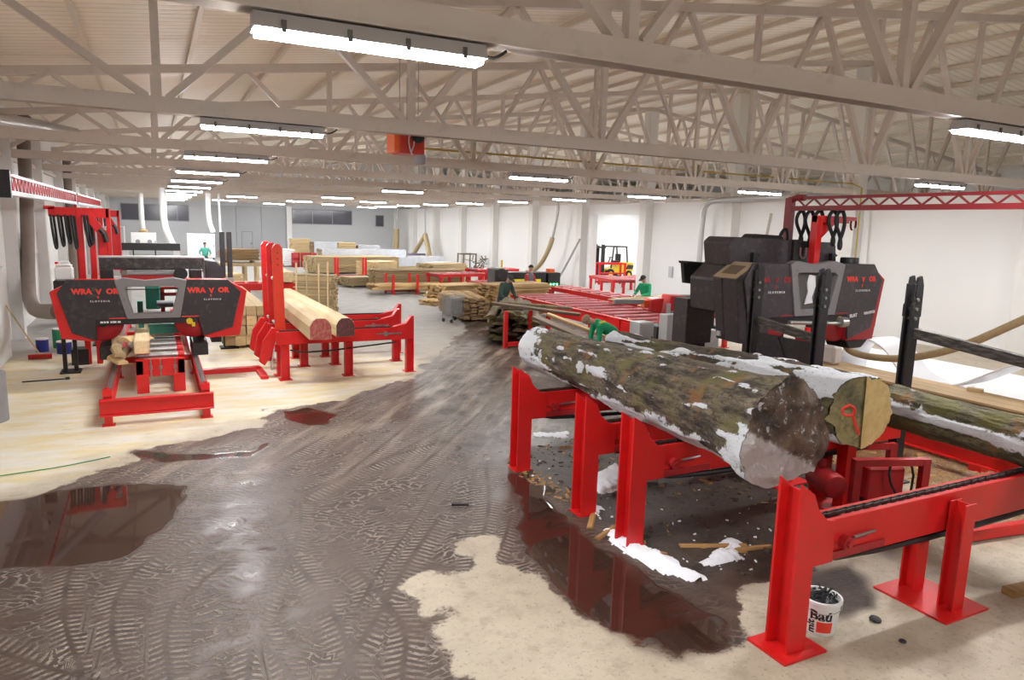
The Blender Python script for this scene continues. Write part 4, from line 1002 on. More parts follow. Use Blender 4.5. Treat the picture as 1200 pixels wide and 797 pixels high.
# ------------------------------------------------------------------ right hand sawmill
RM=saw_mill('band_sawmill','large charcoal band sawmill with raised head and hood, right of the logs',(10.42,3.4,0),sz=1.22,sx=1.08,zb=1.28,yh=5.35,right=True,L=8.2)
yh=5.35
m=MB(); m.prism([(-1.55,2.62),(1.05,2.62),(1.10,2.72),(1.05,3.02),(.95,3.06),(-1.5,3.12),(-1.62,3.02)],'y',yh+.5,yh+1.15); hd=m.build('hood',CHARR,RM,bevel=.02)
m=MB(); m.box(-1.5,1.2,yh+.36,yh+.52,2.60,2.66); m.build('hood_ledge',GREYF,RM)
m=MB(); m.prism([(-.95,3.09),(-.1,3.07),(-.2,3.16),(-.85,3.18)],'y',yh+.65,yh+.95); m.build('hood_handle',BLK,hd,bevel=.02)
m=MB(); m.tube([(.07,yh+.46,2.96),(.07,yh+.46,2.82),(.12,yh+.46,2.77),(.17,yh+.46,2.77),(.22,yh+.46,2.82),(.22,yh+.46,2.96)],.02,8,1); m.build('lifting_shackle',PINK:=paint('faded_pink',(.42,.22,.24),.45),hd,smooth=True)
m=MB(); m.box(-.12,.02,yh+.44,yh+.52,2.66,3.1); m.build('hood_strap',BLK,hd)
for x in (-1.05,.92):
    m=MB(); m.box(x-.05,x+.05,yh+.42,yh+.52,2.62,2.86); m.cyl((x+.05,yh+.46,2.82),(x+.12,yh+.46,2.82),.02,8); m.build('latch',BLK,hd)
m=MB(); m.prism([(-1.70,1.36),(-1.87,2.42),(-1.43,2.69),(-1.2,2.6),(-1.3,1.36)],'y',yh+.345,yh+.56); sb=m.build('side_box',CHARR,RM,bevel=.015)
m=MB(); m.prism([(-1.86,2.432),(-1.45,2.686),(-1.455,2.702),(-1.87,2.446)],'y',yh+.02,yh+.56); vt=m.build('vent_plate',paint('tan_vent_plate',(.36,.27,.17),.5,var=.2,scale=6),sb)
m=MB(); m.prism([(-1.77,2.492),(-1.55,2.628),(-1.555,2.646),(-1.775,2.510)],'y',yh+.12,yh+.46); m.build('vent_grille',paint('dark_vent',(.13,.09,.06),.6),vt)
m=MB(); m.box(-1.75,-1.69,yh+.42,yh+.5,1.42,1.50); m.build('latch_plate',LGREY,sb)
text('model_lettering','BL',.10,WTXT,RM,(-1.35,yh-.05,1.66),(pi/2,0,0),.004)
text('model_lettering','BLAT',.085,WTXT,RM,(1.02,yh-.05,1.72),(pi/2,-.1,0),.003)
text('model_lettering','WRAVOR',.07,WTXT,RM,(1.45,yh-.05,1.77),(pi/2,-.1,0),.003)
m=MB(); m.box(1.72,1.76,yh+.02,yh+.3,1.5,1.85); m.build('side_handle',LGREY,RM)
m=MB(); m.lathe([(.16,0),(.16,.1),(.15,.12)],(1.05,yh+.18,2.68),20); m.build('duct_flange',BLK,RM,smooth=True)
m=MB(); m.prism([(.95,1.3),(1.6,1.3),(1.4,1.12),(1.05,1.12)],'y',yh+.0,yh+.5); m.build('chip_chute',BLK,RM,bevel=.02)
# operator side: cabinets and screen at the left rear of the head
m=MB(); m.box(-1.40,-.75,yh+1.7,yh+2.1,1.05,1.92); m.build('hydraulic_cabinet',CHARR,RM,bevel=.01)
m=MB(); m.box(-1.3,-.85,yh+1.75,yh+2.05,0,1.05); m.build('cabinet_plinth',BLK,RM)
m=MB(); m.prism([(-1.35,1.75),(-.7,1.75),(-.7,2.75),(-.95,2.75),(-1.40,2.35)],'y',yh+1.0,yh+1.7); m.build('motor_hood',CHARR,RM,bevel=.03)
m=MB(); m.prism([(-1.35,2.60),(-0.60,2.56),(-0.64,2.14),(-1.28,2.20)],'y',yh+1.95,yh+2.05); m.prism([(-1.38,2.63),(-0.57,2.59),(-0.58,2.54),(-1.36,2.58)],'y',yh+1.80,yh+2.08); sc=m.build('control_screen',BLK,RM,bevel=.01)
m=MB(); m.box(-1.02,-.95,yh+2.0,yh+2.08,0,2.35); m.lathe([(.05,0),(.16,.02),(.16,.09),(.05,.1)],(-.85,yh+1.85,2.3),18,'y'); m.build('screen_arm',BLK,RM)
m=MB(); m.cyl((-1.05,yh+1.5,2.6),(-1.05,yh+1.5,2.95),.035,12); m.build('beacon',YEL,RM,smooth=True)
m=MB(); m.prism([(-1.55,1.25),(-1.35,1.55),(-1.25,1.25)],'y',yh-.3,yh-.2); m.box(-1.6,-1.3,yh-.35,yh-.15,.0,1.25); m.cyl((-1.2,yh-.25,1.0),(-1.2,yh-.25,1.5),.05,12); m.build('log_clamp',RED,RM,bevel=.006)
m=MB(); m.box(-.62,-.48,yh-.4,yh-.2,.48,1.55); m.cyl((-.44,yh-.3,1.4),(-.44,yh-.3,1.62),.05,12); m.build('log_clamp',RED,RM,bevel=.006)
m=MB(); m.cyl((-.5,yh-.25,1.0),(-.38,yh-.25,1.0),.13,18); m.build('feed_wheel',BLK,RM,smooth=True)
m=MB(); m.cyl((-.9,yh-.3,1.72),(.35,yh-.3,1.66),.035,10); m.lathe([(.02,-.1),(.09,-.08),(.09,.08),(.02,.1)],(.42,yh-.3,1.68),14,'x'); m.build('hydraulic_cylinder',STEEL,RM,smooth=True)
m=MB(); m.prism([(-1.5,.95),(-1.5,1.25),(-.2,.85),(-.2,.75)],'y',yh-.9,yh-.6); m.build('steel_trough',LGREY,RM)
# red lifting jib with ring on the hood
m=MB(); m.box(-.05,.09,yh+.04,yh+.18,2.68,3.53); m.box(-.05,.78,yh+.05,yh+.17,3.41,3.53); m.box(.7,1.02,yh+.09,yh+.13,3.46,3.53); m.bar((.03,yh+.11,3.16),(.38,yh+.11,3.44),.08,.15); jb=m.build('jib',RED,RM,bevel=.006)
m=MB()
for i in range(2): m.tube([(.96+.07*cos(t*.55-.6),yh+.11,3.40+.11*sin(t*.55-.6)) for t in range(10)],.018,6)
m.build('hook_ring',RED,jb,smooth=True)
# overhead rail on the right
RAILR=paint('deep_red_rail_paint',(.24,.010,.016),.4,var=.12,scale=4)
f_=[o for o in RM.children if o.name.startswith('window_frame')][0]
m=MB(); m.prism([(-.22,1.98),(-.02,2.0),(-.05,2.1),(.02,2.3),(-.02,2.48),(-.16,2.5),(-.2,2.36),(-.16,2.2)],'y',yh+.005,yh+.02); m.build('white_view_gap',WSHEET,f_)  # added white patch standing for the bright view through the pane to the wall
g=rail('red lattice rail over the right sawmill, running off the right edge',(10.7,1.2,3.66),8.55,RAILR,RAILR,.22,.37)
m=MB(); m.box(-.06,.06,8.45,8.6,-3.66,.2); m.tube([(0,8.52,.0),(0,8.55,.12),(0,8.45,.2),(0,8.2,.2)],.06,8,1); m.build('end_post',RAILR,g,bevel=.006)
for i,y in enumerate((9.45,9.25,9.05,8.75,8.6)):
    m=MB(); z=3.62; l=.62+.06*(i%3)
    m.tube([(0,0,0),(-.05,.03,-.05),(-.1,.02,-.2),(.03,0,-.42),(.06,-.02,-l+.1),(.0,-.05,-l),(-.05,-.06,-l+.12),(.06,-.05,-.3),(.08,-.03,-.12),(.02,-.02,0)],.032,8,2)
    tag(m.build('hanging_hose',RUBBER,None,(10.7,y,z),smooth=True),['black hose loop next to the end post of the right rail','second black hose loop from the end post of the right rail','third black hose loop hanging before the red jib','black hose loop hanging behind the red jib','outermost black hose loop, right of the red jib'][i],'hose','hose loops on the right rail')
m=MB(); m.tube([(-.25,.1,-.75),(-.28,.05,-.45),(-.22,0,-.32),(-.14,0,-.38),(-.12,0,-.7),(-.02,0,-.78),(.1,-.1,-.6)],.03,8,2); tag(m.build('hanging_hose',RUBBER,None,(10.72,9.62,3.62),smooth=True),'black hose bowed up from the hood, left of the end post','hose','hose loops on the right rail')
# log stop posts
def stop_post(lab,y,bar):
    p=thing('log_stop_post',lab,'post',(8.62,y,0))
    m=MB(); m.box(-.085,.085,-.06,-.03,0,2.62); m.box(-.085,.085,.03,.06,0,2.62); m.box(-.03,.03,-.03,.03,0,2.3); m.build('column',BLK,p,bevel=.004)
    m=MB()
    for s in (-1,1): m.prism([(-.09,2.2),(.09,2.2),(.08,2.6),(.03,2.72),(-.03,2.70),(-.06,2.5),(-.02,2.42),(-.09,2.35)],'y',s*.05-.018,s*.05+.018)
    m.build('toothed_jaw',BLK,p)
    m=MB()
    for z in (2.18,2.3,2.42): m.cyl((-.02,-.085,z),(-.02,.085,z),.022,8)
    m.build('jaw_bolt',STEEL,p)
    if bar:
        y0,z0,y1,z1=bar
        m=MB(); m.bar((.03,y0,z0),(.03,y1,z1),.08,.13); m.build('side_bar',WORN,p,bevel=.004)
    m=MB(); m.box(-.15,.15,-.15,.15,0,.02); m.build('base_plate',BLK,p)
    return p
WORN=paint('worn_black_bar',(.03,.028,.026),.5,var=.6,scale=5,dirt=(.20,.17,.14),dirt_amt=.7,stretch=(1,.5,3))
stop_post('black log stop post on the left, in front of the charcoal head',8.36,None)
sp=stop_post('black log stop post in the middle, carrying a bar to the left one',7.10,(.05,1.68,1.4,1.82))
stop_post('right black log stop post, with a long worn bar running off the picture',5.72,(-.05,1.99,-3.0,1.70))
m=MB(); m.box(-.03,.03,.1,1.1,.5,1.62); m.prism([(.1,.5),(.7,1.62),(1.1,1.62),(1.1,.5)],'x',-.05,-.03); m.build('guard_plate',BLK,sp)
# timber platform
for i,(y0,y1) in enumerate(((3.2,6.1),(6.12,8.0),(8.02,10.9))):
    m=MB(); m.box(0,.3,0,y1-y0,0,.46); tag(m.build('timber_baulk',WOODO,None,(12.3,y0,0),bevel=.012),['nearest front baulk of the timber platform, at the right edge','middle front baulk of the timber platform','farthest front baulk of the timber platform, below the sawmill head'][i],'timber','front baulks of the platform')
for i in range(3):
    m=MB(); m.box(0,.30,0,7.7,0,.04); tag(m.build('platform_board',WOODT,None,(12.28+.31*i,3.2,.46),bevel=.004),['front deck board of the timber platform','middle deck board of the timber platform','rear deck board of the timber platform'][i],'board','deck boards of the platform')
m=MB(); m.box(0,.3,0,7.5,0,.46); tag(m.build('timber_baulk',WOODO,None,(12.9,3.3,0),bevel=.012),'rear baulk under the timber platform, against the white sheets','timber')
# hose from the head
hh=thing('suction_hose','tan ribbed suction hose sweeping from the right sawmill head to the right edge','hose',(12.5,8.3,0))
m=MB(); m.tube([(-.75,.75,1.22),(-.45,.95,1.02),(-.1,1.0,.88),(.0,.7,.85),(0,.03,.93),(0,-.9,1.28),(0,-1.9,1.93),(-.1,-3.3,2.9),(-.2,-4.5,3.6)],.07,14,2); m.build('pipe',HOSE,hh,smooth=True)
# white sheets behind the platform
def ribbon(pts,th,w0,w1):
    m=MB(); P=[V((0,p[0],p[1])) for p in pts]
    for _ in range(3):
        Q=[P[0]]
        for a,b in zip(P,P[1:]): Q += [a*.75+b*.25,a*.25+b*.75]
        Q.append(P[-1]); P=Q
    n=len(P)
    for k,p in enumerate(P):
        d=(P[min(k+1,n-1)]-P[max(k-1,0)]).normalized(); nn=V((0,-d.z,d.y))*th/2
        for x in (w0,w1):
            for s in (-1,1): q=p+nn*s; m.v.append((x,q.y,q.z))
    for k in range(n-1):
        a=4*k; b=a+4
        for i,j in ((0,1),(1,3),(3,2),(2,0)): m.f.append([a+i,a+j,b+j,b+i]); m.mi.append(0)
    m.f.append([0,1,3,2]); m.mi.append(0); a=4*(n-1); m.f.append([a,a+2,a+3,a+1]); m.mi.append(0)
    return m
EDGE=paint('sheet_shadow_grey',(.40,.38,.40),.5)
s=ribbon([(2.8,.30),(2.75,.75),(2.35,1.10),(1.75,.95),(1.35,.45),(.9,.33),(.4,.33)],.03,0,.9).build('curled_sheet',WSHEET,None,(13.35,7.6,.0),smooth=True); tag(s,'curled white plastic sheet arching up behind the hose','sheet')
s=ribbon([(1.9,.05),(1.4,.06),(.8,.18),(.3,.5),(-.25,.85),(-.7,.70),(-.68,.25),(-.3,.06),(.5,.04)],.03,0,.8).build('curled_sheet',WSHEET,None,(13.25,7.0,.28),smooth=True); tag(s,'curled white plastic sheet looping over at the right end of the platform','sheet')
m=MB(); m.box(0,3.6,0,11.0,0,.27); s=m.build('white_panel_stack',WHITE,None,(13.3,2.2,0),bevel=.02); tag(s,'low stack of white panels on the floor behind the platform','panel')
m=MB(); m.box(0,1.2,0,1.6,0,.95); s=m.build('white_crate',WHITE,None,(13.4,3.6,.272),bevel=.02); tag(s,'white crate standing on the white panels at the right edge','crate')
m=MB(); m.box(-.06,.06,-.12,.12,0,.06); tag(m.build('wood_offcut',WOODF,None,(13.05,7.3,.502),rz=.4),'small wood offcut lying on the platform boards','wood offcut')
m=MB(); m.box(-.14,.14,-.25,.25,0,.4); tag(m.build('paper_sack',WHITE,None,(12.75,10.2,.502),bevel=.05),'white sack standing on the far end of the platform','sack')
m=MB(); m.box(-.04,.04,-.04,.04,0,.55); tag(m.build('wood_post',WOODF,None,(12.5,10.6,.502)),'short wooden post on the far end of the platform','post')
# ------------------------------------------------------------------ lumber
def board_mesh(name,L,w,t,mat,wane=0):
    m=MB()
    if wane: m.prism([(-w/2,0),(w/2,0),(w/2-wane,t),(-w/2+wane,t)],'x',-L/2,L/2)
    else: m.box(-L/2,L/2,-w/2,w/2,0,t)
    o=m.build(name,mat); me=o.data; bpy.data.objects.remove(o); return me
def pile(name,cat,lab,group,loc,rz,L,w,t,nacross,nlayers,mat,gap=.006,jitter=.02,wane=0,stick=0,base=0,seed=1,lenvar=0,layergap=.001):
    """boards one by one, every board an object of its own"""
    rnd=random.Random(seed); me=board_mesh(name,L,w,t,mat,wane); c,s=cos(rz),sin(rz)
    meS=board_mesh('sticker',w*nacross*1.02,.03,stick,mat) if stick else None
    z=loc[2]+base
    for k in range(nlayers):
        for i in range(nacross):
            dx=rnd.uniform(-jitter,jitter)+rnd.uniform(-lenvar,lenvar); dy=(i-(nacross-1)/2)*(w+gap)+rnd.uniform(-jitter,jitter)*.3
            o=bpy.data.objects.new(name,me); COL.objects.link(o)
            o.location=(loc[0]+dx*c-dy*s,loc[1]+dx*s+dy*c,z); o.rotation_euler=(0,0,rz+(rnd.uniform(-.012,.012) if wane else 0))
            tag(o,lab,cat,group)
        z+=t+layergap
        if stick and k<nlayers-1: z+=stick+.001
def bundle(lab,loc,rz,L,w,h,mat,cat='lumber stack',rows=10,cols=6,name='lumber_stack',film=None):
    """a far pack of sawn boards, too small to tell its boards apart"""
    g=thing(name,lab,cat,loc,rz); m=MB()
    rnd=random.Random(int(loc[0]*97+loc[1]*13))
    bh=h/rows; bw=w/cols
    for r in range(rows):
        for c in range(cols):
            e=rnd.uniform(-.07,.07); u=rnd.uniform(0,.35)*bh; m.box(-L/2+e,L/2+e,-w/2+c*bw+.004,-w/2+(c+1)*bw-.004,r*bh+.1,(r+1)*bh-.012-u*.4+.1)
    tag(m.build('board',mat,g),kind='stuff')
    for x in (-L*.35,L*.35):
        m=MB(); m.box(x-.05,x+.05,-w/2,w/2,0,.1); m.build('bearer',WOODD,g)
    if film:
        m=MB(); m.prism([(-w/2-.02,h*.45),(-w/2-.02,h+.11),(w/2+.02,h+.11),(w/2+.02,h*.5),(w/2+.04,h*.5),(w/2+.05,h+.14),(-w/2-.05,h+.14),(-w/2-.05,h*.45)],'x',-L/2-.03,L/2+.03); m.build('film_wrap',film,g)
    return g
WA=wood('waney_board_wood',(.66,.45,.20),(.44,.27,.11),'x'); WB=wood('brown_edged_board',(.46,.30,.15),(.28,.17,.08),'x'); WP=wood('pale_board_wood',(.74,.57,.32),(.62,.44,.22),'x')
# stack with upright sticks behind the hewn timbers
pile('stacked_board','board','board in the neat square stack with upright sticks behind the hewn timbers','boards of the upright-stick stack',(4.85,24.3,.1),radians(-28),1.25,.115,.036,6,26,WP,.012,.03,seed=3,lenvar=.02,layergap=.014)
for q,(x,y) in enumerate(((-.55,-.38),(-.2,-.38),(.2,-.38),(.5,-.38))):
    c,s=cos(radians(-28)),sin(radians(-28))
    m=MB(); m.box(-.025,.025,-.03,.03,.0,1.85 if q%2 else 1.78); tag(m.build('upright_stick',WOODP,None,(4.85+x*c-y*s,24.3+x*s+y*c,0),rz=radians(-28)),['leftmost upright stick at the square board stack','second upright stick from the left at the square board stack','third upright stick from the left at the square board stack','rightmost upright stick at the square board stack'][q],'stick','sticks of the square stack')
for y in (-.25,.25):
    m=MB(); m.box(-.62,.62,-.05,.05,0,.098); c,s=cos(radians(-28)),sin(radians(-28)); tag(m.build('bearer',WOODD,None,(4.85-y*s,24.3+y*c,0),rz=radians(-28)),'wooden bearer under the square board stack','bearer','bearers of the square stack')
# squared cants behind the left sawmill
pile('squared_cant','timber','squared timber in the long pack between the left sawmill and the log turner','cants left of the log turner',(1.95,21.2,.08),pi/2,5.6,.235,.235,4,4,wood('cant_wood',(.70,.52,.28),(.55,.38,.18),'x'),.02,.05,seed=5,layergap=.01)
for y in (19.3,21.2,23.2):
    m=MB(); m.box(-.5,.5,-.05,.05,0,.078); tag(m.build('bearer',WOODD,None,(1.95,y,0)),'wooden bearer under the long pack of squared timbers','bearer','bearers of the cant pack')
# waney boards in the middle of the hall
pile('waney_board','board','bark-edged board in the low wide stack behind the trolley','boards behind the trolley',(9.55,22.7,.08),radians(88),2.6,.21,.040,4,14,WB,.03,.10,wane=.03,seed=7,layergap=.008)
pile('waney_board','board','pale bark-edged board loosely laid on top of the stack behind the trolley','top boards behind the trolley',(9.5,22.8,.76),radians(80),2.4,.22,.045,4,1,WA,.05,.2,wane=.02,seed=8)
pile('waney_board','board','bark-edged board in the tall stack in front of the edging machine','boards before the edger',(11.45,22.6,.08),radians(12),2.5,.20,.038,5,24,WA,.02,.10,wane=.03,seed=9,layergap=.008)
pile('waney_board','board','pale board in the stack beyond the trolley, left of the tall stack','boards beyond the trolley',(11.4,27.6,.08),radians(20),2.6,.22,.04,5,13,WA,.02,.1,wane=.03,seed=11,layergap=.01)
pile('waney_board','board','short board in the small low heap left of the trolley','boards of the low heap',(10.1,26.6,0),radians(30),1.2,.20,.04,4,5,WA,.02,.12,wane=.02,seed=12)
for gx,gy,a,w in ((9.55,22.7,88,.9),(11.45,22.6,12,1.1),(11.4,27.6,20,1.1)):
    for e in (-.8,.8):
        m=MB(); m.box(-.05,.05,-w/2,w/2,0,.078); ra=radians(a); tag(m.build('bearer',WOODD,None,(gx+e*cos(ra),gy+e*sin(ra),0),rz=ra),'wooden bearer under a stack of bark-edged boards','bearer','bearers of the waney stacks')
# far packs
bundle('neat pale board pack with bound end, farther along the aisle left of the staked racks',(9.0,34.8,0),radians(6),1.5,1.3,.40,WP,rows=7,cols=9)
bundle('small tan board heap on the aisle floor, left of the neat pale pack',(7.9,36.0,0),radians(15),1.2,.8,.22,WB,rows=4,cols=4)
bundle('long brown board pack standing behind the staked rack',(11.6,33.6,0),radians(2),4.6,1.0,.85,wood('tan_pack_wood',(.48,.34,.17),(.38,.25,.12),'x'),rows=9,cols=6)
bundle('tall pale board pack behind the red roller table frame',(13.6,35.3,0),radians(20),2.4,1.3,1.05,WP,rows=11,cols=8)
bundle('wide fan of pale planks lying in the distance, longest of the far piles',(10.9,44.2,0),radians(8),5.2,2.2,.95,WP,rows=10,cols=10)
bundle('stepped end of the far plank pile, facing the aisle',(11.9,41.6,0),radians(40),2.0,1.6,.8,WP,rows=8,cols=8)
bundle('film-wrapped silver plank pack lying on the far pile',(12.3,46.6,0),radians(4),5.6,1.2,1.25,WP,rows=9,cols=6,film=PLAST)
bundle('film-wrapped plank pack at the right of the far pile',(15.6,45.4,0),radians(12),3.4,1.6,.85,WP,rows=7,cols=7,film=PLAST)
bundle('film-wrapped block at the back, left of the pale block',(11.0,52.5,0),radians(3),1.6,1.4,1.5,WB,rows=8,cols=6,film=PLAST)
bundle('pale wooden block at the back between two film-wrapped blocks',(12.5,52.3,0),radians(3),1.3,1.2,1.55,WP,rows=10,cols=7)
bundle('film-wrapped block at the back, right of the pale block',(14.3,53.0,0),radians(3),1.6,1.4,1.3,WB,rows=8,cols=6,film=PLAST)
bundle('low white-wrapped pack at the back near the right wall',(15.9,52.0,0),radians(-6),2.0,1.5,1.0,WP,rows=8,cols=6,film=WSHEET)
bundle('pale block at the very back behind the wrapped blocks',(9.8,55,0),0,1.4,1.2,1.7,WP,rows=10,cols=6)
bundle('white-ended stack left of the red barrels in the distance',(8.1,50.2,0),0,.7,1.2,1.1,WHITE,rows=8,cols=5)
bundle('white-wrapped pack before the right wall in the distance',(16.3,42.0,0),radians(20),1.7,1.2,.65,WP,rows=6,cols=5,film=WSHEET)
bundle('board stack on trestles in the distance behind the dark mast',(3.3,33.0,1.28),0,1.5,1.0,.5,WB,rows=6,cols=6)
t=thing('timber_trestle','pale timber trestle frame under the board stack behind the dark mast','trestle',(3.3,33.0,0))
for x in (-.75,-.35,.2,.7):
    m=MB(); m.box(x-.06,x+.06,-.5,-.38,0,1.28); m.box(x-.06,x+.06,.38,.5,0,1.28); m.build('leg',WOODP,t)
m=MB(); m.box(-.85,.85,-.52,.52,1.14,1.278); m.box(-.85,.85,-.5,-.42,.35,.45); m.build('frame',WOODP,t)
bundle('pale board pack in the distance below the trestle',(4.6,30.6,0),0,1.1,1.0,.95,WP,rows=9,cols=6)
bundle('low pale board pack right of the lift mast in the distance',(2.5,30.6,0),0,1.2,1.0,.9,WP,rows=8,cols=6)
# red barrels
b0=thing('red_drum','red drum in the distance, leftmost of the red drums','drum',(8.55,49.6,0),0,'red drums')
m=MB(); m.lathe([(.28,0),(.29,.02),(.28,.3),(.295,.32),(.28,.34),(.28,.6),(.295,.62),(.28,.64),(.29,.92),(.28,.95)],n=20); m.build('drum_body',DRED,b0,smooth=True)
m=MB(); m.lathe([(.27,.95),(.27,.965)],n=20); m.build('lid',DRED,b0)
dup(b0,(9.15,49.5,0),0,'red drum in the distance, middle of the red drums'); dup(b0,(9.72,49.7,0),0,'red drum in the distance, rightmost of the red drums')
# staked racks
def staked_rack(lab,loc,rz,L,d,h):
    g=thing('stake_rack',lab,'rack',loc,rz)
    for x in (-L/2,L/2):
        for y in (-d/2,d/2):
            m=MB(); m.box(x-.05,x+.05,y-.05,y+.05,0,h); m.build('stake',RED,g)
        m=MB(); m.box(x-.05,x+.05,-d/2-.05,d/2+.05,.08,.2); m.build('crossbar',RED,g)
    m=MB(); m.box(-L/2,L/2,-.05,.05,.08,.18); m.build('spine',DRED,g)
    return g
staked_rack('red staked rack loaded with long boards, in the aisle before the brown pack',(10.0,31.0,0),radians(3),1.15,1.0,.9)
pile('rack_board','board','long board lying in the red staked rack','boards in the staked rack',(10.4,31.0,.205),radians(3),3.6,.20,.05,4,5,WA,.02,.2,wane=.02,seed=14)
pile('rack_board','board','board end sticking out low from the red staked rack','low boards of the staked rack',(11.7,30.3,0),radians(10),1.8,.2,.05,2,3,WA,.02,.2,seed=15)
staked_rack('farther red staked rack in front of the fan of planks',(9.9,40.0,0),0,1.6,.6,1.15)
# trolley
g=thing('wire_trolley','grey wire-sided trolley on castors beside the bark-edged boards','trolley',(8.75,21.6,0),radians(20))
m=MB()
for x in (-.27,.27):
    for y in (-.22,.22): m.cyl((x,y,.12),(x,y,.86),.014,8)
for z in (.25,.86):
    for y in (-.22,.22): m.cyl((-.27,y,z),(.27,y,z),.014,8)
    for x in (-.27,.27): m.cyl((x,-.22,z),(x,.22,z),.014,8)
m.build('frame',MGREY,g)
m=MB()
for i in range(8): m.cyl((-.24+.07*i,-.22,.25),(-.24+.07*i,-.22,.86),.005,5)
for i in range(7): m.cyl((-.27,-.22,.3+.08*i),(.27,-.22,.3+.08*i),.005,5); m.cyl((-.27,-.2,.3+.08*i),(-.27,.2,.3+.08*i),.005,5)
m.build('mesh_side',MGREY,g)
m=MB(); m.box(-.26,.26,-.2,.2,.25,.8); m.build('load',paint('grey_sacking',(.28,.28,.25),.8,var=.3),g,bevel=.03)
for x in (-.25,.25):
    for y in (-.2,.2):
        m=MB(); m.cyl((x-.02,y,.06),(x+.02,y,.06),.06,14); m.build('castor',RUBBER,g,smooth=True)
o=thing('white_bag','small white bag with dark top lying on the aisle floor','bag',(10.9,29.6,0))
m=MB(); m.lathe([(.02,0),(.2,.03),(.22,.15),(.12,.26),(.02,.28)],n=14); m.build('sack',WHITE,o,smooth=True)
m=MB(); m.lathe([(.02,.27),(.1,.27),(.02,.33)],n=10); m.build('tie',BLK,o)
# slab rack with bark-covered slabs behind the large log
g=thing('slab_rack','red U-shaped rack with two stakes holding dark bark slabs behind the large log','rack',(8.5,16.5,0))
for x in (-.33,.40):
    m=MB(); m.box(x-.05,x+.05,-.05,.05,.0,.98); m.build('stake',RED,g,bevel=.006)
m=MB(); m.box(-.33,.45,-.05,.05,.05,.15); m.build('base_bar',RED,g);
SLAB=wood('bark_slab_wood',(.20,.14,.085),(.10,.07,.045),'x'); SLABG=bark_mat('slab_mossy_bark',(.09,.065,.04),(.20,.16,.07),1.0,0)
rnd=random.Random(21)
SLM=[]
for q in range(4):
    m=MB(); w=.26+.05*q; t=.09
    prof=[(-w/2,0),(w/2,0),(w*.38,t*.55),(w*.15,t*.95),(-.1*w,t),(-.36*w,t*.6)]
    m.prism(prof,'x',-1.1-.1*q,1.1+.1*q); o=m.build('bark_slab',SLABG if q%2 else SLAB); SLM.append(o.data); bpy.data.objects.remove(o)
zs=.16
for k in range(9):
    for i in range(4):
        if k>6 and i in (0,3): continue
        o=bpy.data.objects.new('bark_slab',rnd.choice(SLM)); COL.objects.link(o)
        o.location=(9.15+(i-1.5)*.36+rnd.uniform(-.06,.06),18.0-(i-1.5)*.15+rnd.uniform(-.2,.2),.16+k*.10); o.rotation_euler=(rnd.uniform(-.03,.03),rnd.uniform(-.03,.03),pi/2-.52+rnd.uniform(-.09,.09))
        tag(o,'bark-covered slab piled up in the red U-shaped rack','slab','slabs in the U-shaped rack')
# slabs leaning from the pile to the floor
for q,(p,q2,w,mat,lab) in enumerate([((8.3,15.2,1.0),(9.75,13.6,.30),.42,WOODD,'widest grey slab leaning down from the bark pile towards the bending worker'),((8.9,15.6,1.0),(10.3,14.2,.40),.22,WOODF,'pale narrow slab leaning behind the widest grey slab'),((7.9,14.6,.72),(9.0,13.2,.32),.20,WOODF,'yellow slab leaning in front of the widest grey slab'),((8.4,17.3,1.12),(10.4,16.9,.95),.34,SLABG,'green mossy slab lying across the top of the bark pile'),((8.0,17.0,1.14),(9.9,15.6,.95),.26,SLAB,'dark slab sloping over the right end of the bark pile')]):
    m=MB(); m.bar(p,q2,w,.07); tag(m.build('bark_slab',mat,bevel=.01),lab,'slab')
bm=MB()
o,rg,d,_,_=log('short_log','short dark log with a snowy side lying behind the large log near the bending worker','log',(7.5,12.3,.36),(9.2,11.4,.36),.26,.24,27,BARK2,snow1,END2,nu=40,nl=40)
o,rg,d,_,_=log('short_log','dark muddy log under the roller conveyor, right of the bending worker','log',(8.4,13.7,.30),(9.35,12.5,.30),.24,.22,31,BARK2,lambda t,a,ca,sa,n1,n2: max(0,sa)*.6+n1*.3,END2,nu=40,nl=40)
m=MB(); m.bar((8.4,14.6,.12),(10.4,14.2,.12),.35,.2); tag(m.build('pale_board_bundle',WOODF,bevel=.01),'pale board lying on the floor under the roller conveyor','board')
# ------------------------------------------------------------------ conveyors
def roller_table(lab,loc,rz,L,w,h,n,legs=3,side=.2,name='roller_conveyor',rmat=None):
    g=thing(name,lab,'conveyor',loc,rz)
    for s in (-1,1):
        m=MB(); m.box(s*w/2-.05,s*w/2+.05,0,L,h-side,h-.02); m.box(s*w/2-.08,s*w/2+.08,0,L,h-.02,h); m.build('side_beam',RED,g,bevel=.006)
        for i in range(legs):
            y=.15+(L-.3)*i/(legs-1)
            m=MB(); m.box(s*w/2-.05,s*w/2+.05,y-.06,y+.06,0,h-side); m.box(s*w/2-.1,s*w/2+.1,y-.1,y+.1,0,.015); m.build('leg',RED,g)
    for i in range(legs):
        y=.15+(L-.3)*i/(legs-1)
        m=MB(); m.box(-w/2+.05,w/2-.05,y-.04,y+.04,h-side,h-side+.08); m.build('crossbar',DRED,g)
    for i in range(n):
        y=L*(i+.5)/n
        m=MB(); m.cyl((-w/2+.06,y,h-.02),(w/2-.06,y,h-.02),.055,12); m.build('roller',rmat or PINKR,g,smooth=True)
    return g
PINKR=paint('worn_red_roller',(.50,.12,.13),.35,var=.3,scale=6,dirt=(.45,.25,.25),dirt_amt=.5)
rc=roller_table('long red roller conveyor behind the right sawmill, nearest the bending worker',(12.0,14.1,0),0,7.6,2.1,.86,12,4,.34)
m=MB(); m.box(-1.15,-.98,-.1,1.0,.25,.80); m.prism([(1.1,.5),(2.2,.5),(1.7,.82),(1.1,.84)],'x',-1.13,-1.09); m.build('stop_plate',RED,rc)
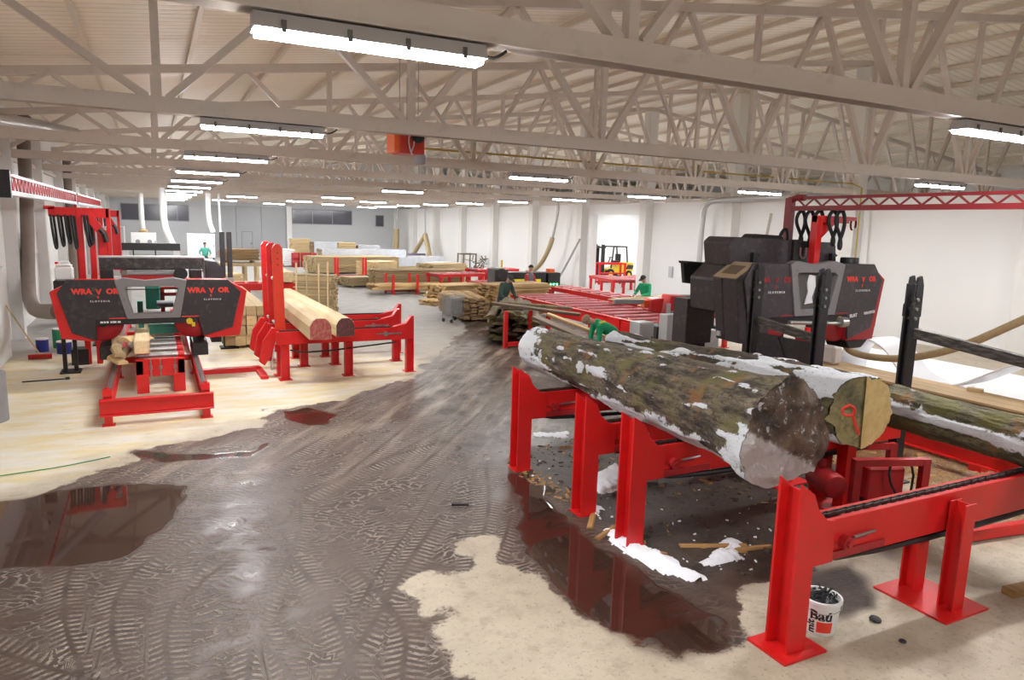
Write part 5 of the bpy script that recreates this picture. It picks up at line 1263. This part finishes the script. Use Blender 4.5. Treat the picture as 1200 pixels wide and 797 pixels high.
roller_table('second red conveyor, parallel behind the long roller conveyor',(13.7,14.6,0),0,8.6,.9,1.0,14,4,.16)
for i in range(6):
    m=MB(); m.box(-1.3,1.3,-.13,.13,0,.04)
    tag(m.build('pale_board',WP,None,(13.7+.1*(i%2),15.6+.55*i,1.01),rz=radians(4+5*(i%3))),['nearest','second nearest','third','fourth','fifth','farthest'][i]+' pale board laid across the second red conveyor, before the standing green worker','board','boards on the second conveyor')
roller_table('red roller conveyor in the distance behind the hewn timbers, with a squared beam on it',(5.1,27.6,0),pi/2,4.2,.8,.85,9,3,.25)
t=thing('timber_beam','squared pale beam lying on the red roller conveyor in the distance','timber',(4.2,27.3,.892),0)
m=MB(); m.box(-.3,.35,-.2,2.5,0,.38); m.build('beam',WOODP,t,bevel=.015)
for lab,loc,rz,L,w,h in (('red table frame in front of the tall pale pack',(11.7,31.6,0),radians(-78),2.7,1.1,.85),('red roller table beyond the edging machine, behind the frame',(14.4,33.2,0),radians(-75),2.8,1.0,.95),('low red outfeed table left of the edging machine',(12.2,27.9,0),radians(-75),2.2,.8,.78)):
    roller_table(lab,loc,rz,L,w,h,7,3,.14)
# edging machine
g=thing('edging_machine','black edging machine with a yellow stripe and a grey motor box, beyond the conveyors','edger',(13.1,25.2,0),radians(-4))
m=MB(); m.box(-.72,.95,-.35,.35,.72,1.38); m.build('body',BLK,g,bevel=.02)
m=MB(); m.box(-.62,.72,-.365,-.35,.98,1.12); m.build('warning_stripe',SIGNAL,g)
m=MB(); m.box(-1.28,-.72,-.45,.45,.70,1.50); m.lathe([(.25,-.5),(.25,.5)],(-1.0,0,1.3),18,'y'); m.build('motor_box',CHAR,g,bevel=.04)
m=MB(); m.box(1.0,1.55,-.45,.2,.62,1.38); cbx=m.build('control_box',BLK,g,bevel=.015)
GL=emit('green_indicator',(.05,.9,.2),3)
for x in (1.12,1.25,1.4):
    m=MB(); m.cyl((x,-.47,.92),(x,-.45,.92),.035,10); m.build('indicator',GL,cbx)
m=MB(); m.box(1.1,1.35,-.3,.0,1.38,1.52); m.build('beacon',ORANGE,g)
m=MB(); m.lathe([(.15,0),(.15,.06),(.1,.09)],(.25,-.2,1.38),18); m.build('emergency_button',paint('pink_button',(.55,.25,.27),.4),g,smooth=True)
m=MB(); m.box(-.9,-.84,-.1,-.04,1.5,1.85); m.build('lamp_stick',YEL,g)
for x in (-1.0,-.3,.5,1.3):
    m=MB(); m.box(x-.07,x+.07,-.3,.3,0,.72); m.build('leg',DRED,g)
# resaw between conveyor and right sawmill
g=thing('resaw_machine','red and black resaw at the near end of the long roller conveyor','saw',(11.3,13.3,0),radians(-12))
m=MB(); m.box(-.75,.9,-.3,.35,.35,.95); m.build('base',BLK,g,bevel=.02)
for x in (-.6,.7):
    m=MB(); m.box(x-.1,x+.1,-.25,.25,0,.35); m.build('foot',BLK,g)
m=MB(); m.prism([(-.95,1.30),(-.6,1.25),(-.55,1.62),(-.9,1.58)],'y',-.2,.2); m.build('left_housing',RED,g,bevel=.03)
m=MB(); m.prism([(-.5,.95),(0,.95),(.02,1.66),(-.42,1.68)],'y',-.25,.25); m.build('middle_housing',RED,g,bevel=.03)
m=MB(); m.box(.08,.6,-.25,.25,.95,1.58); m.build('right_housing',RED,g,bevel=.04)
m=MB(); m.ring([(.1,.9),(.72,.9),(.72,1.64),(.1,1.64)],[(.15,.95),(.67,.95),(.67,1.58),(.15,1.58)],'y',-.32,-.26); m.build('guard_frame',BLK,g)
m=MB(); m.box(-.5,.18,-.34,-.28,1.0,1.32); m.build('control_panel',MGREY,g,bevel=.01)
m=MB(); m.box(-.55,-.47,-.36,-.3,1.0,1.5); m.build('side_strip',LGREY,g)
m=MB(); m.box(-1.02,-.9,-.1,.1,1.38,1.55); m.build('orange_knob',ORANGE,g)
m=MB(); m.box(-1.75,-1.0,-.05,.05,1.46,1.56); m.build('fence_bar',MGREY,g)
m=MB(); m.box(-.1,.6,-.2,.2,1.58,1.66); m.build('cover_lid',CHAR,g)
m=MB(); m.cyl((-.1,-.36,.85),(-.1,-.3,.85),.08,12); m.build('red_button',RED,g)
c1=cabinet('control_cabinet','narrow light grey control cabinet with a yellow knob near the resaw',(10.38,12.55,0),.42,.3,1.33,LGREY,0,False)
m=MB(); m.cyl((.12,-.19,1.08),(.12,-.15,1.08),.05,12); m.cyl((.12,-.165,.75),(.12,-.15,.75),.03,10); m.build('rotary_knob',SIGNAL,c1)
m=MB(); m.box(-.0,.19,-.16,-.15,.1,1.2); m.build('door',WHITE,c1)
cabinet('control_cabinet','square grey cabinet right of the narrow cabinet with the yellow knob',(11.12,12.5,0),.90,.5,.96,LGREY,0,True)
cabinet('control_cabinet','light grey cabinet left of the narrow one, at the end of the long conveyor',(10.0,13.1,0),.40,.4,.72,LGREY,.38,True)
# ------------------------------------------------------------------ far end and side hall
for q,(x,y,w,h,z,lab) in enumerate([(-.5,46,1.3,1.0,1.2,'white machine box with two dials in the distance, under the left windows'),(2.5,46,1.5,1.4,.8,'bright white machine cabinet in the distance behind the green worker')]):
    c=cabinet('machine_cabinet',lab,(x,y,0),w,.6,h,WHITE,z,True)
    if q==0:
        for dx in (-.3,.3):
            m=MB(); m.cyl((dx,-.34,z+.5),(dx,-.3,z+.5),.12,14); m.build('dial',MGREY,c)
for p,r,lab in ([(-.6,50,5.2),(-.6,50,3.0),(-.55,50,2.2)],.14,'white vertical duct far away between the left windows'),([(.55,40,4.6),(.5,40,4.2),(.5,40,2.7),(.75,40,2.0),(1.0,40,1.4)],.17,'thick white bent duct in the distance right of the middle window'),([(3.0,46,5.2),(2.95,46,3.0),(3.2,46,2.3)],.14,'white duct dropping to the bright cabinet in the distance'),([(3.55,46,5.0),(3.6,46,2.2)],.06,'thin white pipe right of the bright cabinet'):
    m=MB(); m.tube(p,r,12,2); tag(m.build('extraction_duct',WHITE,smooth=True),lab,'duct')
m=MB(); m.lathe([(.05,0),(.25,.05),(.25,.4),(.12,.5)],(-.55,50,1.85),14); tag(m.build('cyclone_pot',WOODF,smooth=True),'tan pot at the lower end of the far white duct','pot')
for p,r,mat,lab in (([(19.6,33.6,4.5),(19.55,33.5,4.0),(19.5,33.9,2.6)],.07,GALV,'thin grey pipe hanging at the right wall above the tan hose'),([(19.5,33.9,2.6),(19.5,34.3,1.9),(19.5,35.2,1.0),(19.4,36.3,.5)],.13,HOSE,'tan hose curving down from the thin grey pipe at the right wall'),([(19.5,54.4,4.4),(19.5,54.4,2.3)],.07,GALV,'grey pipe at the right wall above the forked hoses'),([(19.5,54.4,2.3),(19.4,55.5,1.4),(19.3,57.2,.3)],.17,HOSE,'left hose of the forked pair at the far right wall'),([(19.5,54.4,2.3),(19.5,53.6,1.2),(19.5,53.0,.1)],.20,HOSE,'right hose of the forked pair at the far right wall'),([(19.5,62,4.4),(19.5,62,2.4)],.06,GALV,'farthest grey pipe at the right wall'),([(19.5,62,2.6),(19.5,62,.4)],.26,HOSE,'tan upright tube at the far end of the right wall'),([(20.0,31.9,2.6),(19.9,32.8,1.4),(19.8,33.6,.4)],.06,GALV,'grey flexible pipe lying against the wall left of the opening')):
    m=MB(); m.tube(p,r,10,2); tag(m.build('wall_pipe',mat,smooth=True),lab,'pipe')
m=MB(); m.tube([(19.8,22.4,1.9),(19.8,22.4,3.9),(19.8,22.2,4.3),(19.8,21.7,4.42),(19.8,19.5,4.45),(19.8,17.2,4.45)],.11,12,2); tag(m.build('bent_duct',GALV,smooth=True),'grey duct bending along the white wall left of the right sawmill','duct')
m=MB(); m.tube([(20.0,19.0,3.9),(20.2,19.6,1.6)],.05,8); tag(m.build('leaning_pole',BEIGE,smooth=True),'thin beige pole leaning at the white wall','pole')
m=MB(); m.box(-.03,.03,-.12,.12,0,.5); tag(m.build('wall_box',LGREY,None,(20.66,25.2,1.1)),'small grey box on the white wall right of the opening','box')
m=MB(); m.tube([(5.2,16.42,4.95),(12,16.42,4.93),(20.1,16.42,4.9),(20.18,15.9,4.85),(20.2,15.55,4.7),(20.2,15.5,0.6)],.025,8); tag(m.build('gas_pipe',YPIPE),'thin yellow gas pipe running from the red heater to the right wall','pipe')
h=thing('unit_heater','red gas heater hung under the roof trusses near the middle','heater',(4.42,13.4,4.50)); h.scale=(.74,.74,.74)
m=MB(); m.box(-.30,.36,-.35,.35,-.02,.72); bd=m.build('casing',paint('heater_red',(.50,.03,.015),.45,var=.1),h,bevel=.02)
m=MB(); m.box(-.44,-.30,-.33,.33,.0,.62); m.build('outlet_louvre',ORANGE,h,bevel=.01)
m=MB(); m.lathe([(.17,0),(.17,.08),(.05,.09)],(.16,-.36,.42),18,'y'); m.build('fan_guard',BLK,bd,smooth=True)
for v_ in bd.children[-1].data.vertices: v_.co.y=-.36-(v_.co.y+.36)
m=MB(); m.tube([(-.02,-.38,.55),(-.1,-.42,.3),(-.05,-.42,.05),(.02,-.38,-.05)],.018,7,1); m.tube([(.05,-.38,.55),(.07,-.42,.25),(-.02,-.4,.0)],.015,7,1); m.build('cable',LGREY,h,smooth=True)
m=MB(); m.lathe([(.09,-.26),(.13,-.24),(.14,-.1),(.10,.0)],(.30,-.2,0),18); m.build('junction_pot',MGREY,h,smooth=True)
for x in (-.2,.3):
    m=MB(); m.cyl((x,0,.72),(x,0,2.75),.012,6); m.build('hanger',STEEL,h)
m=MB(); m.cyl((.1,.1,.7),(.1,.1,1.9),.08,12); m.build('flue',MGREY,h,smooth=True)
# forklift
g=thing('forklift','yellow forklift with a black mast parked in the side hall','forklift',(26.6,38.2,0),radians(6))
m=MB(); m.prism([(-.95,.35),(1.0,.35),(1.25,.5),(1.32,.85),(1.2,1.05),(.25,1.08),(.1,.72),(-.95,.66)],'y',-.55,.55); bd=m.build('body',YEL,g,bevel=.06)
m=MB(); m.prism([(.55,.62),(1.15,.62),(1.22,.86),(.75,.92)],'y',-.57,-.55); m.build('side_vent',CHAR,bd)
for x,r in ((-.72,.33),(.82,.27)):
    for s in (-1,1):
        m=MB(); m.lathe([(r*.5,-.13),(r,-.12),(r,.12),(r*.5,.13)],(x,s*.5,r),20,'y'); wl=m.build('wheel',RUBBER,g,smooth=True)
        m=MB(); m.lathe([(r*.5,-.135),(r*.5,.135)],(x,s*.5,r),14,'y'); m.build('rim',YEL,wl)
for s in (-1,1):
    m=MB(); m.box(-1.32,-1.16,s*.36-.07,s*.36+.07,.1,2.18); m.box(-1.14,-1.04,s*.28-.05,s*.28+.05,.1,2.1); m.build('mast_column',BLK,g)
    m=MB(); m.bar((-.6,s*.48,.7),(-.45,s*.48,2.05),.06,.07); m.build('front_pillar',BLK,g); m=MB(); m.bar((.75,s*.48,1.05),(.62,s*.48,2.05),.06,.08); m.build('rear_pillar',BLK,g)
    m=MB(); m.box(-2.3,-1.3,s*.25-.06,s*.25+.06,.12,.16); m.build('fork',BLK,g)
m=MB(); m.box(-.5,.68,-.52,.52,2.02,2.10); m.build('roof_guard',BLK,g)
m=MB(); m.box(-1.35,-1.28,-.5,.5,.15,.7); m.build('fork_carriage',BLK,g); m=MB(); m.box(-1.3,-1.0,-.36,.36,1.95,2.05); m.build('mast_crossbar',BLK,g)
m=MB(); m.box(-.05,.4,-.25,.25,1.02,1.16); m.box(.3,.42,-.25,.25,1.1,1.6); m.build('seat',BLK,g,bevel=.04)
m=MB(); m.bar((-.5,0,.9),(-.3,0,1.35),.05,.05); m.lathe([(.16,-.015),(.18,0),(.16,.015)],(-.28,0,1.38),16); m.build('steering_wheel',BLK,g)
for lab,loc,rz,L,w,h in (('red roller table just inside the side hall opening',(20.0,27.6,0),radians(-10),3.0,1.2,.80),('low red table farther inside the side hall, beside the forklift',(22.3,31.2,0),radians(-60),2.6,1.0,.6)):
    roller_table(lab,loc,rz,L,w,h,7,3,.14)
g=staked_rack('red frame rack standing before the forklift in the side hall',(23.6,34.2,0),radians(-10),1.6,.6,1.25)
m=MB(); m.box(-.8,.8,-.34,-.26,1.15,1.25); m.box(-.8,.8,-.34,-.26,.62,.7); m.box(-.8,.8,.26,.34,1.15,1.25); m.build('top_bar',RED,g)
g=staked_rack('second red frame rack in the side hall, left of the first',(22.6,36.2,0),radians(-10),1.8,.6,1.5)
m=MB(); m.box(-.9,.9,-.34,-.26,1.4,1.5); m.box(-.9,.9,-.34,-.26,.8,.9); m.build('top_bar',RED,g)
m=MB(); m.lathe([(.18,-.06),(.3,-.05),(.3,.05),(.18,.06)],(0,0,.3),20,'y'); tag(m.build('spare_tyre',RUBBER,None,(25.2,33.6,0),smooth=True),'black tyre standing in the side hall right of the red racks','tyre')
# crate and blue bench at the right wall
g=thing('timber_crate','open timber crate frame at the far right wall','crate',(19.6,46,0),radians(8))
for x in (-.5,.5):
    for y in (-.4,.4):
        m=MB(); m.box(x-.04,x+.04,y-.04,y+.04,0,1.2); m.build('post',WOODD,g)
for z in (.1,1.15):
    m=MB(); m.ring([(-.54,-.44),(.54,-.44),(.54,.44),(-.54,.44)],[(-.46,-.36),(.46,-.36),(.46,.36),(-.46,.36)],'z',z-.04,z+.04); m.build('rail',WOODD,g)
rnd=random.Random(4)
m=MB()
for i in range(40):
    a=V((rnd.uniform(-.5,.5),rnd.uniform(-.4,.4),rnd.uniform(0,.9))); b_=a+V((rnd.uniform(-.5,.5),rnd.uniform(-.5,.5),rnd.uniform(-.1,.4))); b_.z=max(.03,b_.z); a.z=max(.03,a.z); m.bar(a,b_,.06,.04)
tag(m.build('brush_heap',SLAB,None,(19.85,44.6,0)),'heap of dark offcuts right of the timber crate at the far wall','offcuts',None,'stuff')
g=thing('work_bench','blue-framed white bench near the far right wall','bench',(17.4,50,0))
m=MB(); m.box(-.7,.7,-.4,.4,.62,.68); m.build('top',WHITE,g)
for x in (-.6,.6):
    m=MB(); m.box(x-.05,x+.05,-.35,.35,0,.62); m.build('leg',BLUE,g)
m=MB(); m.box(-.6,.6,-.3,.3,0,.3); tag(m.build('dark_parcel',paint('dark_violet_film',(.10,.08,.14),.4),None,(17.3,50,.682),bevel=.05),'dark violet parcel on the white bench','parcel')
# ------------------------------------------------------------------ people
SKIN=paint('skin',(.55,.32,.24),.55,var=.05); WGREEN=paint('green_work_cloth',(.012,.36,.16),.8,var=.18,scale=12); DKCL=paint('dark_work_cloth',(.045,.05,.065),.85,var=.2,scale=10); GREYCL=paint('grey_vest_cloth',(.13,.14,.17),.85,var=.15,scale=10); REDCL=paint('red_sleeve_cloth',(.55,.03,.03),.8,var=.1,scale=10); BOOT=paint('boot_leather',(.03,.024,.02),.6); HAIRB=paint('sandy_hair',(.32,.22,.13),.8,var=.3,scale=30); HAIRD=paint('dark_hair',(.03,.025,.022),.8,var=.3,scale=30); DGREEN=paint('dark_green_cloth',(.03,.06,.045),.85,var=.2,scale=10)
def skin(name,chains,mat,parent,root=0,sub=1):
    """chains: list of [(point, radius), ...]; points that repeat are joined"""
    vs=[]; rs=[]; es=[]; idx={}
    def vid(p,r):
        k=tuple(round(c,4) for c in p)
        if k not in idx: idx[k]=len(vs); vs.append(p); rs.append(r)
        return idx[k]
    for ch in chains:
        ids=[vid(p,r) for p,r in ch]
        for a,b in zip(ids,ids[1:]): es.append((a,b))
    me=bpy.data.meshes.new(name); me.from_pydata(vs,es,[]); me.materials.append(mat)
    o=bpy.data.objects.new(name,me); link(o,parent)
    md=o.modifiers.new('skin','SKIN'); md.use_smooth_shade=True
    for i,d_ in enumerate(me.skin_vertices[0].data):
        r=rs[i]; d_.radius=r if isinstance(r,tuple) else (r,r); d_.use_root=(i==root)
    sb=o.modifiers.new('sub','SUBSURF'); sb.levels=sub; sb.render_levels=sub
    return o
def person(lab,loc,rz,J,top,sleeve,trouser,hair,cap=False,extra=None):
    """J: joints dict in local space, facing -y"""
    P={k:V(v) for k,v in J.items()}
    g=thing('person',lab,'person',loc,rz)
    pel,ch,nk,hd=P['pelvis'],P['chest'],P['neck'],P['head']
    up=(hd-nk).normalized(); face=V(J.get('face',(0,-1,0))).normalized(); face=(face-up*face.dot(up)).normalized(); side=face.cross(up)
    waist=pel.lerp(ch,.45)
    body=[[(tuple(pel),(.11,.09)),(tuple(waist),(.10,.08)),(tuple(ch),(.11,.085)),(tuple(nk),(.052,.052)),(tuple(nk+up*.08),(.060,.068)),(tuple(hd),(.078,.095)),(tuple(hd+up*.09),(.062,.075))]]
    for s in ('L','R'):
        sh,el,wr=P['sh'+s],P['el'+s],P['wr'+s]
        body.append([(tuple(ch),(.11,.085)),(tuple(sh),.052),(tuple(sh.lerp(el,.5)),.05),(tuple(el),.042),(tuple(wr),.029)])
        hip,kn,an=P['hip'+s],P['kn'+s],P['an'+s]
        body.append([(tuple(pel),(.11,.09)),(tuple(hip),.075),(tuple(kn),.06),(tuple(kn.lerp(an,.35)),.06),(tuple(an),.042)])
        fd=(wr-el).normalized(); hs=fd.cross(face); hs=hs.normalized() if hs.length>.1 else side; pal=wr+fd*.075
        curl=fd.cross(hs).normalized()
        body.append([(tuple(wr),.029),(tuple(wr+fd*.03),.033),(tuple(pal),.036)])
        for q,(o_,l) in enumerate(((-.030,.075),(-.010,.085),(.010,.08),(.028,.062))):
            a=pal+hs*o_+fd*.005; b_=a+fd*l*.5+curl*.012; c_=b_+fd*l*.4+curl*.03
            body.append([(tuple(pal),.036),(tuple(a),.010),(tuple(b_),.009),(tuple(c_),.008)])
        th=wr+fd*.03-hs*.03
        body.append([(tuple(wr+fd*.03),.033),(tuple(th),.012),(tuple(th+fd*.035-hs*.02+curl*.01),.010),(tuple(th+fd*.06-hs*.018+curl*.02),.009)])
    skin('body',body,SKIN,g,0,1)
    # face details
    m=MB(); b=hd+face*.088
    m.prism([(-.012,-.02),(.012,-.02),(.004,.025),(-.004,.025)],'y',0,.022)
    pts=[]
    for v_ in m.v: pts.append(tuple(hd+face*(.085+v_[1])+side*v_[0]+up*(v_[2]-.0)))
    m.v=pts; m.build('nose',SKIN,g)
    for s in (-1,1):
        m=MB(); e=hd+face*.086+side*(.032*s)+up*.022; m.lathe([(.001,-.008),(.008,-.005),(.010,0),(.008,.005),(.001,.008)],tuple(e),8); m.build('eye',HAIRD,g)
        m=MB(); e=hd+side*(.083*s)+up*.005; m.lathe([(.001,-.03),(.012,-.02),(.014,.012),(.001,.03)],tuple(e),8); m.build('ear',SKIN,g)
    m=MB(); a=hd+face*.084-up*.045; m.bar(a-side*.022,a+side*.022,.008,.008); m.build('mouth',DRED,g)
    # hair or cap
    m=MB(); K=8; n=18
    for k in range(K+1):
        th=k/K*1.75 if not cap else k/K*1.5
        for i in range(n):
            ph=2*pi*i/n; d_=side*cos(ph)*sin(th)*.096+face*sin(ph)*sin(th)*.112+up*cos(th)*.115
            if sin(ph)>.3 and th>1.2 and not cap: d_=side*cos(ph)*sin(1.2)*.096+face*sin(ph)*sin(1.2)*.112+up*cos(1.2)*.115
            m.v.append(tuple(hd+up*.035+d_*(1.0+.02*noise.noise(tuple(d_*60)))-face*.008))
    for k in range(K):
        for i in range(n): m.f.append([k*n+i,(k+1)*n+i,(k+1)*n+(i+1)%n,k*n+(i+1)%n]); m.mi.append(0)
    m.f.append([K*n+i for i in range(n)]); m.mi.append(0)
    if cap: m.prism([(-.07,-.0),(.07,0),(.05,.10),(-.05,.10)],'z',0,.012); k0=len(m.v)-8; 
    if cap:
        for i in range(k0,len(m.v)):
            x,y,z=m.v[i]; m.v[i]=tuple(hd+side*x+face*(.09+y)+up*(.055+z))
    m.build('cap' if cap else 'hair',hair,g,smooth=True)
    # clothes
    jk=[[(tuple(pel-(ch-pel).normalized()*.05),(.19,.165)),(tuple(waist),(.175,.15)),(tuple(ch),(.185,.15)),(tuple(nk.lerp(ch,.35)),(.105,.10)),(tuple(nk+up*.015),(.066,.066))]]
    sl=[]
    for s in ('L','R'):
        sh,el,wr=P['sh'+s],P['el'+s],P['wr'+s]
        a=[(tuple(sh),.082),(tuple(sh.lerp(el,.5)),.068),(tuple(el),.060),(tuple(el.lerp(wr,.92)),.045)]
        if sleeve is top: jk.append([(tuple(ch),(.185,.15))]+a)
        else: jk.append([(tuple(ch),(.185,.15)),(tuple(sh),.084)]); sl.append(a)
    skin('jacket',jk,top,g,0,2)
    for a in sl: skin('sleeve',[a],sleeve,g,0,1)
    tr=[[(tuple(pel),(.15,.13)),(tuple(pel.lerp(ch,.3)),(.145,.12))]]
    for s in ('L','R'):
        hip,kn,an=P['hip'+s],P['kn'+s],P['an'+s]
        tr.append([(tuple(pel),(.15,.13)),(tuple(hip),.118),(tuple(hip.lerp(kn,.5)),.092),(tuple(kn),.074),(tuple(kn.lerp(an,.95)),.062)])
    skin('trousers',tr,trouser,g,0,2)
    for s in ('L','R'):
        an=P['an'+s]; f=V((face.x,face.y,0)); f=f.normalized() if f.length>.1 else V((0,-1,0))
        skin('boot',[[(tuple(an+V((0,0,.06))),.055),(tuple(V((an.x,an.y,.05))),.05),(tuple(V((an.x,an.y,.045))+f*.10),.045),(tuple(V((an.x,an.y,.035))+f*.18),.035)]],BOOT,g,0,1)
    if extra: extra(g,P)
    return g
def stand(lean=0,armL=((-.30,-.05,1.15),(-.24,-.30,1.05)),armR=((.30,-.05,1.15),(.24,-.30,1.05)),twist=0,s=1.0,head=(0,-.06,1.62)):
    return dict(pelvis=(0,0,.95),chest=(0,-.02-lean*.25,1.30),neck=(0,-.01-lean*.4,1.46),head=(head[0],head[1]-lean*.45,head[2]-lean*.12),shL=(-.18,-.01-lean*.3,1.39),shR=(.18,-.01-lean*.3,1.39),elL=armL[0],wrL=armL[1],elR=armR[0],wrR=armR[1],hipL=(-.10,0,.90),hipR=(.10,0,.90),knL=(-.12,-.04,.50),knR=(.12,-.04,.50),anL=(-.13,.02,.10),anR=(.13,.02,.10),face=(0,-1,-.25))
# bending worker: body axis towards local -x, facing down-left
bend=dict(pelvis=(.25,0,.88),chest=(-.12,0,1.10),neck=(-.28,-.01,1.17),head=(-.42,-.02,1.20),shL=(-.20,.18,1.10),shR=(-.20,-.18,1.06),elL=(-.26,.20,.80),wrL=(-.22,.12,.55),elR=(-.22,-.22,.78),wrR=(-.26,-.14,.53),hipL=(.26,.10,.84),hipR=(.26,-.10,.84),knL=(.12,.14,.46),knR=(.14,-.12,.46),anL=(.28,.14,.10),anR=(.26,-.14,.10),face=(-.45,0,-1))
def badge(g,P):
    m=MB(); a=P['shR'].lerp(P['chest'],.35)+V((0,-.10,.10)); m.bar(a+V((-.06,-.03,.0)),a+V((.06,-.03,.03)),.02,.04); m.build('yellow_strip',SIGNAL,g)
person('person in a bright green jacket bending forward behind the large log',(8.85,12.9,0),radians(-12),bend,WGREEN,WGREEN,DGREEN,HAIRB,False,badge)
person('person in a green jacket and dark cap standing at the boards on the second conveyor',(14.55,18.9,0),radians(-75),stand(.35,((-.28,-.22,1.12),(-.14,-.5,1.06)),((.28,-.22,1.12),(.14,-.5,1.06))),WGREEN,WGREEN,DKCL,HAIRD,True)
person('person in a grey vest with red sleeves standing beside the edging machine controls',(11.95,22.9,0) if False else (12.75,23.9,0),radians(25),stand(.1,((-.27,-.12,1.1),(-.2,-.35,1.02)),((.27,-.12,1.1),(.2,-.35,1.02))),GREYCL,REDCL,DKCL,HAIRD,False)
person('person in dark green clothes leaning over the bark slabs, behind the red U-shaped rack',(9.75,20.0,0),radians(20),stand(.55,((-.3,-.25,1.05),(-.22,-.5,.9)),((.3,-.25,1.05),(.22,-.5,.9))),DGREEN,DGREEN,DKCL,HAIRD,True)
person('person in a teal green top standing far away in front of the white cabinet',(2.62,44.6,0),radians(0),stand(),TEAL,TEAL,DKCL,HAIRD,False)
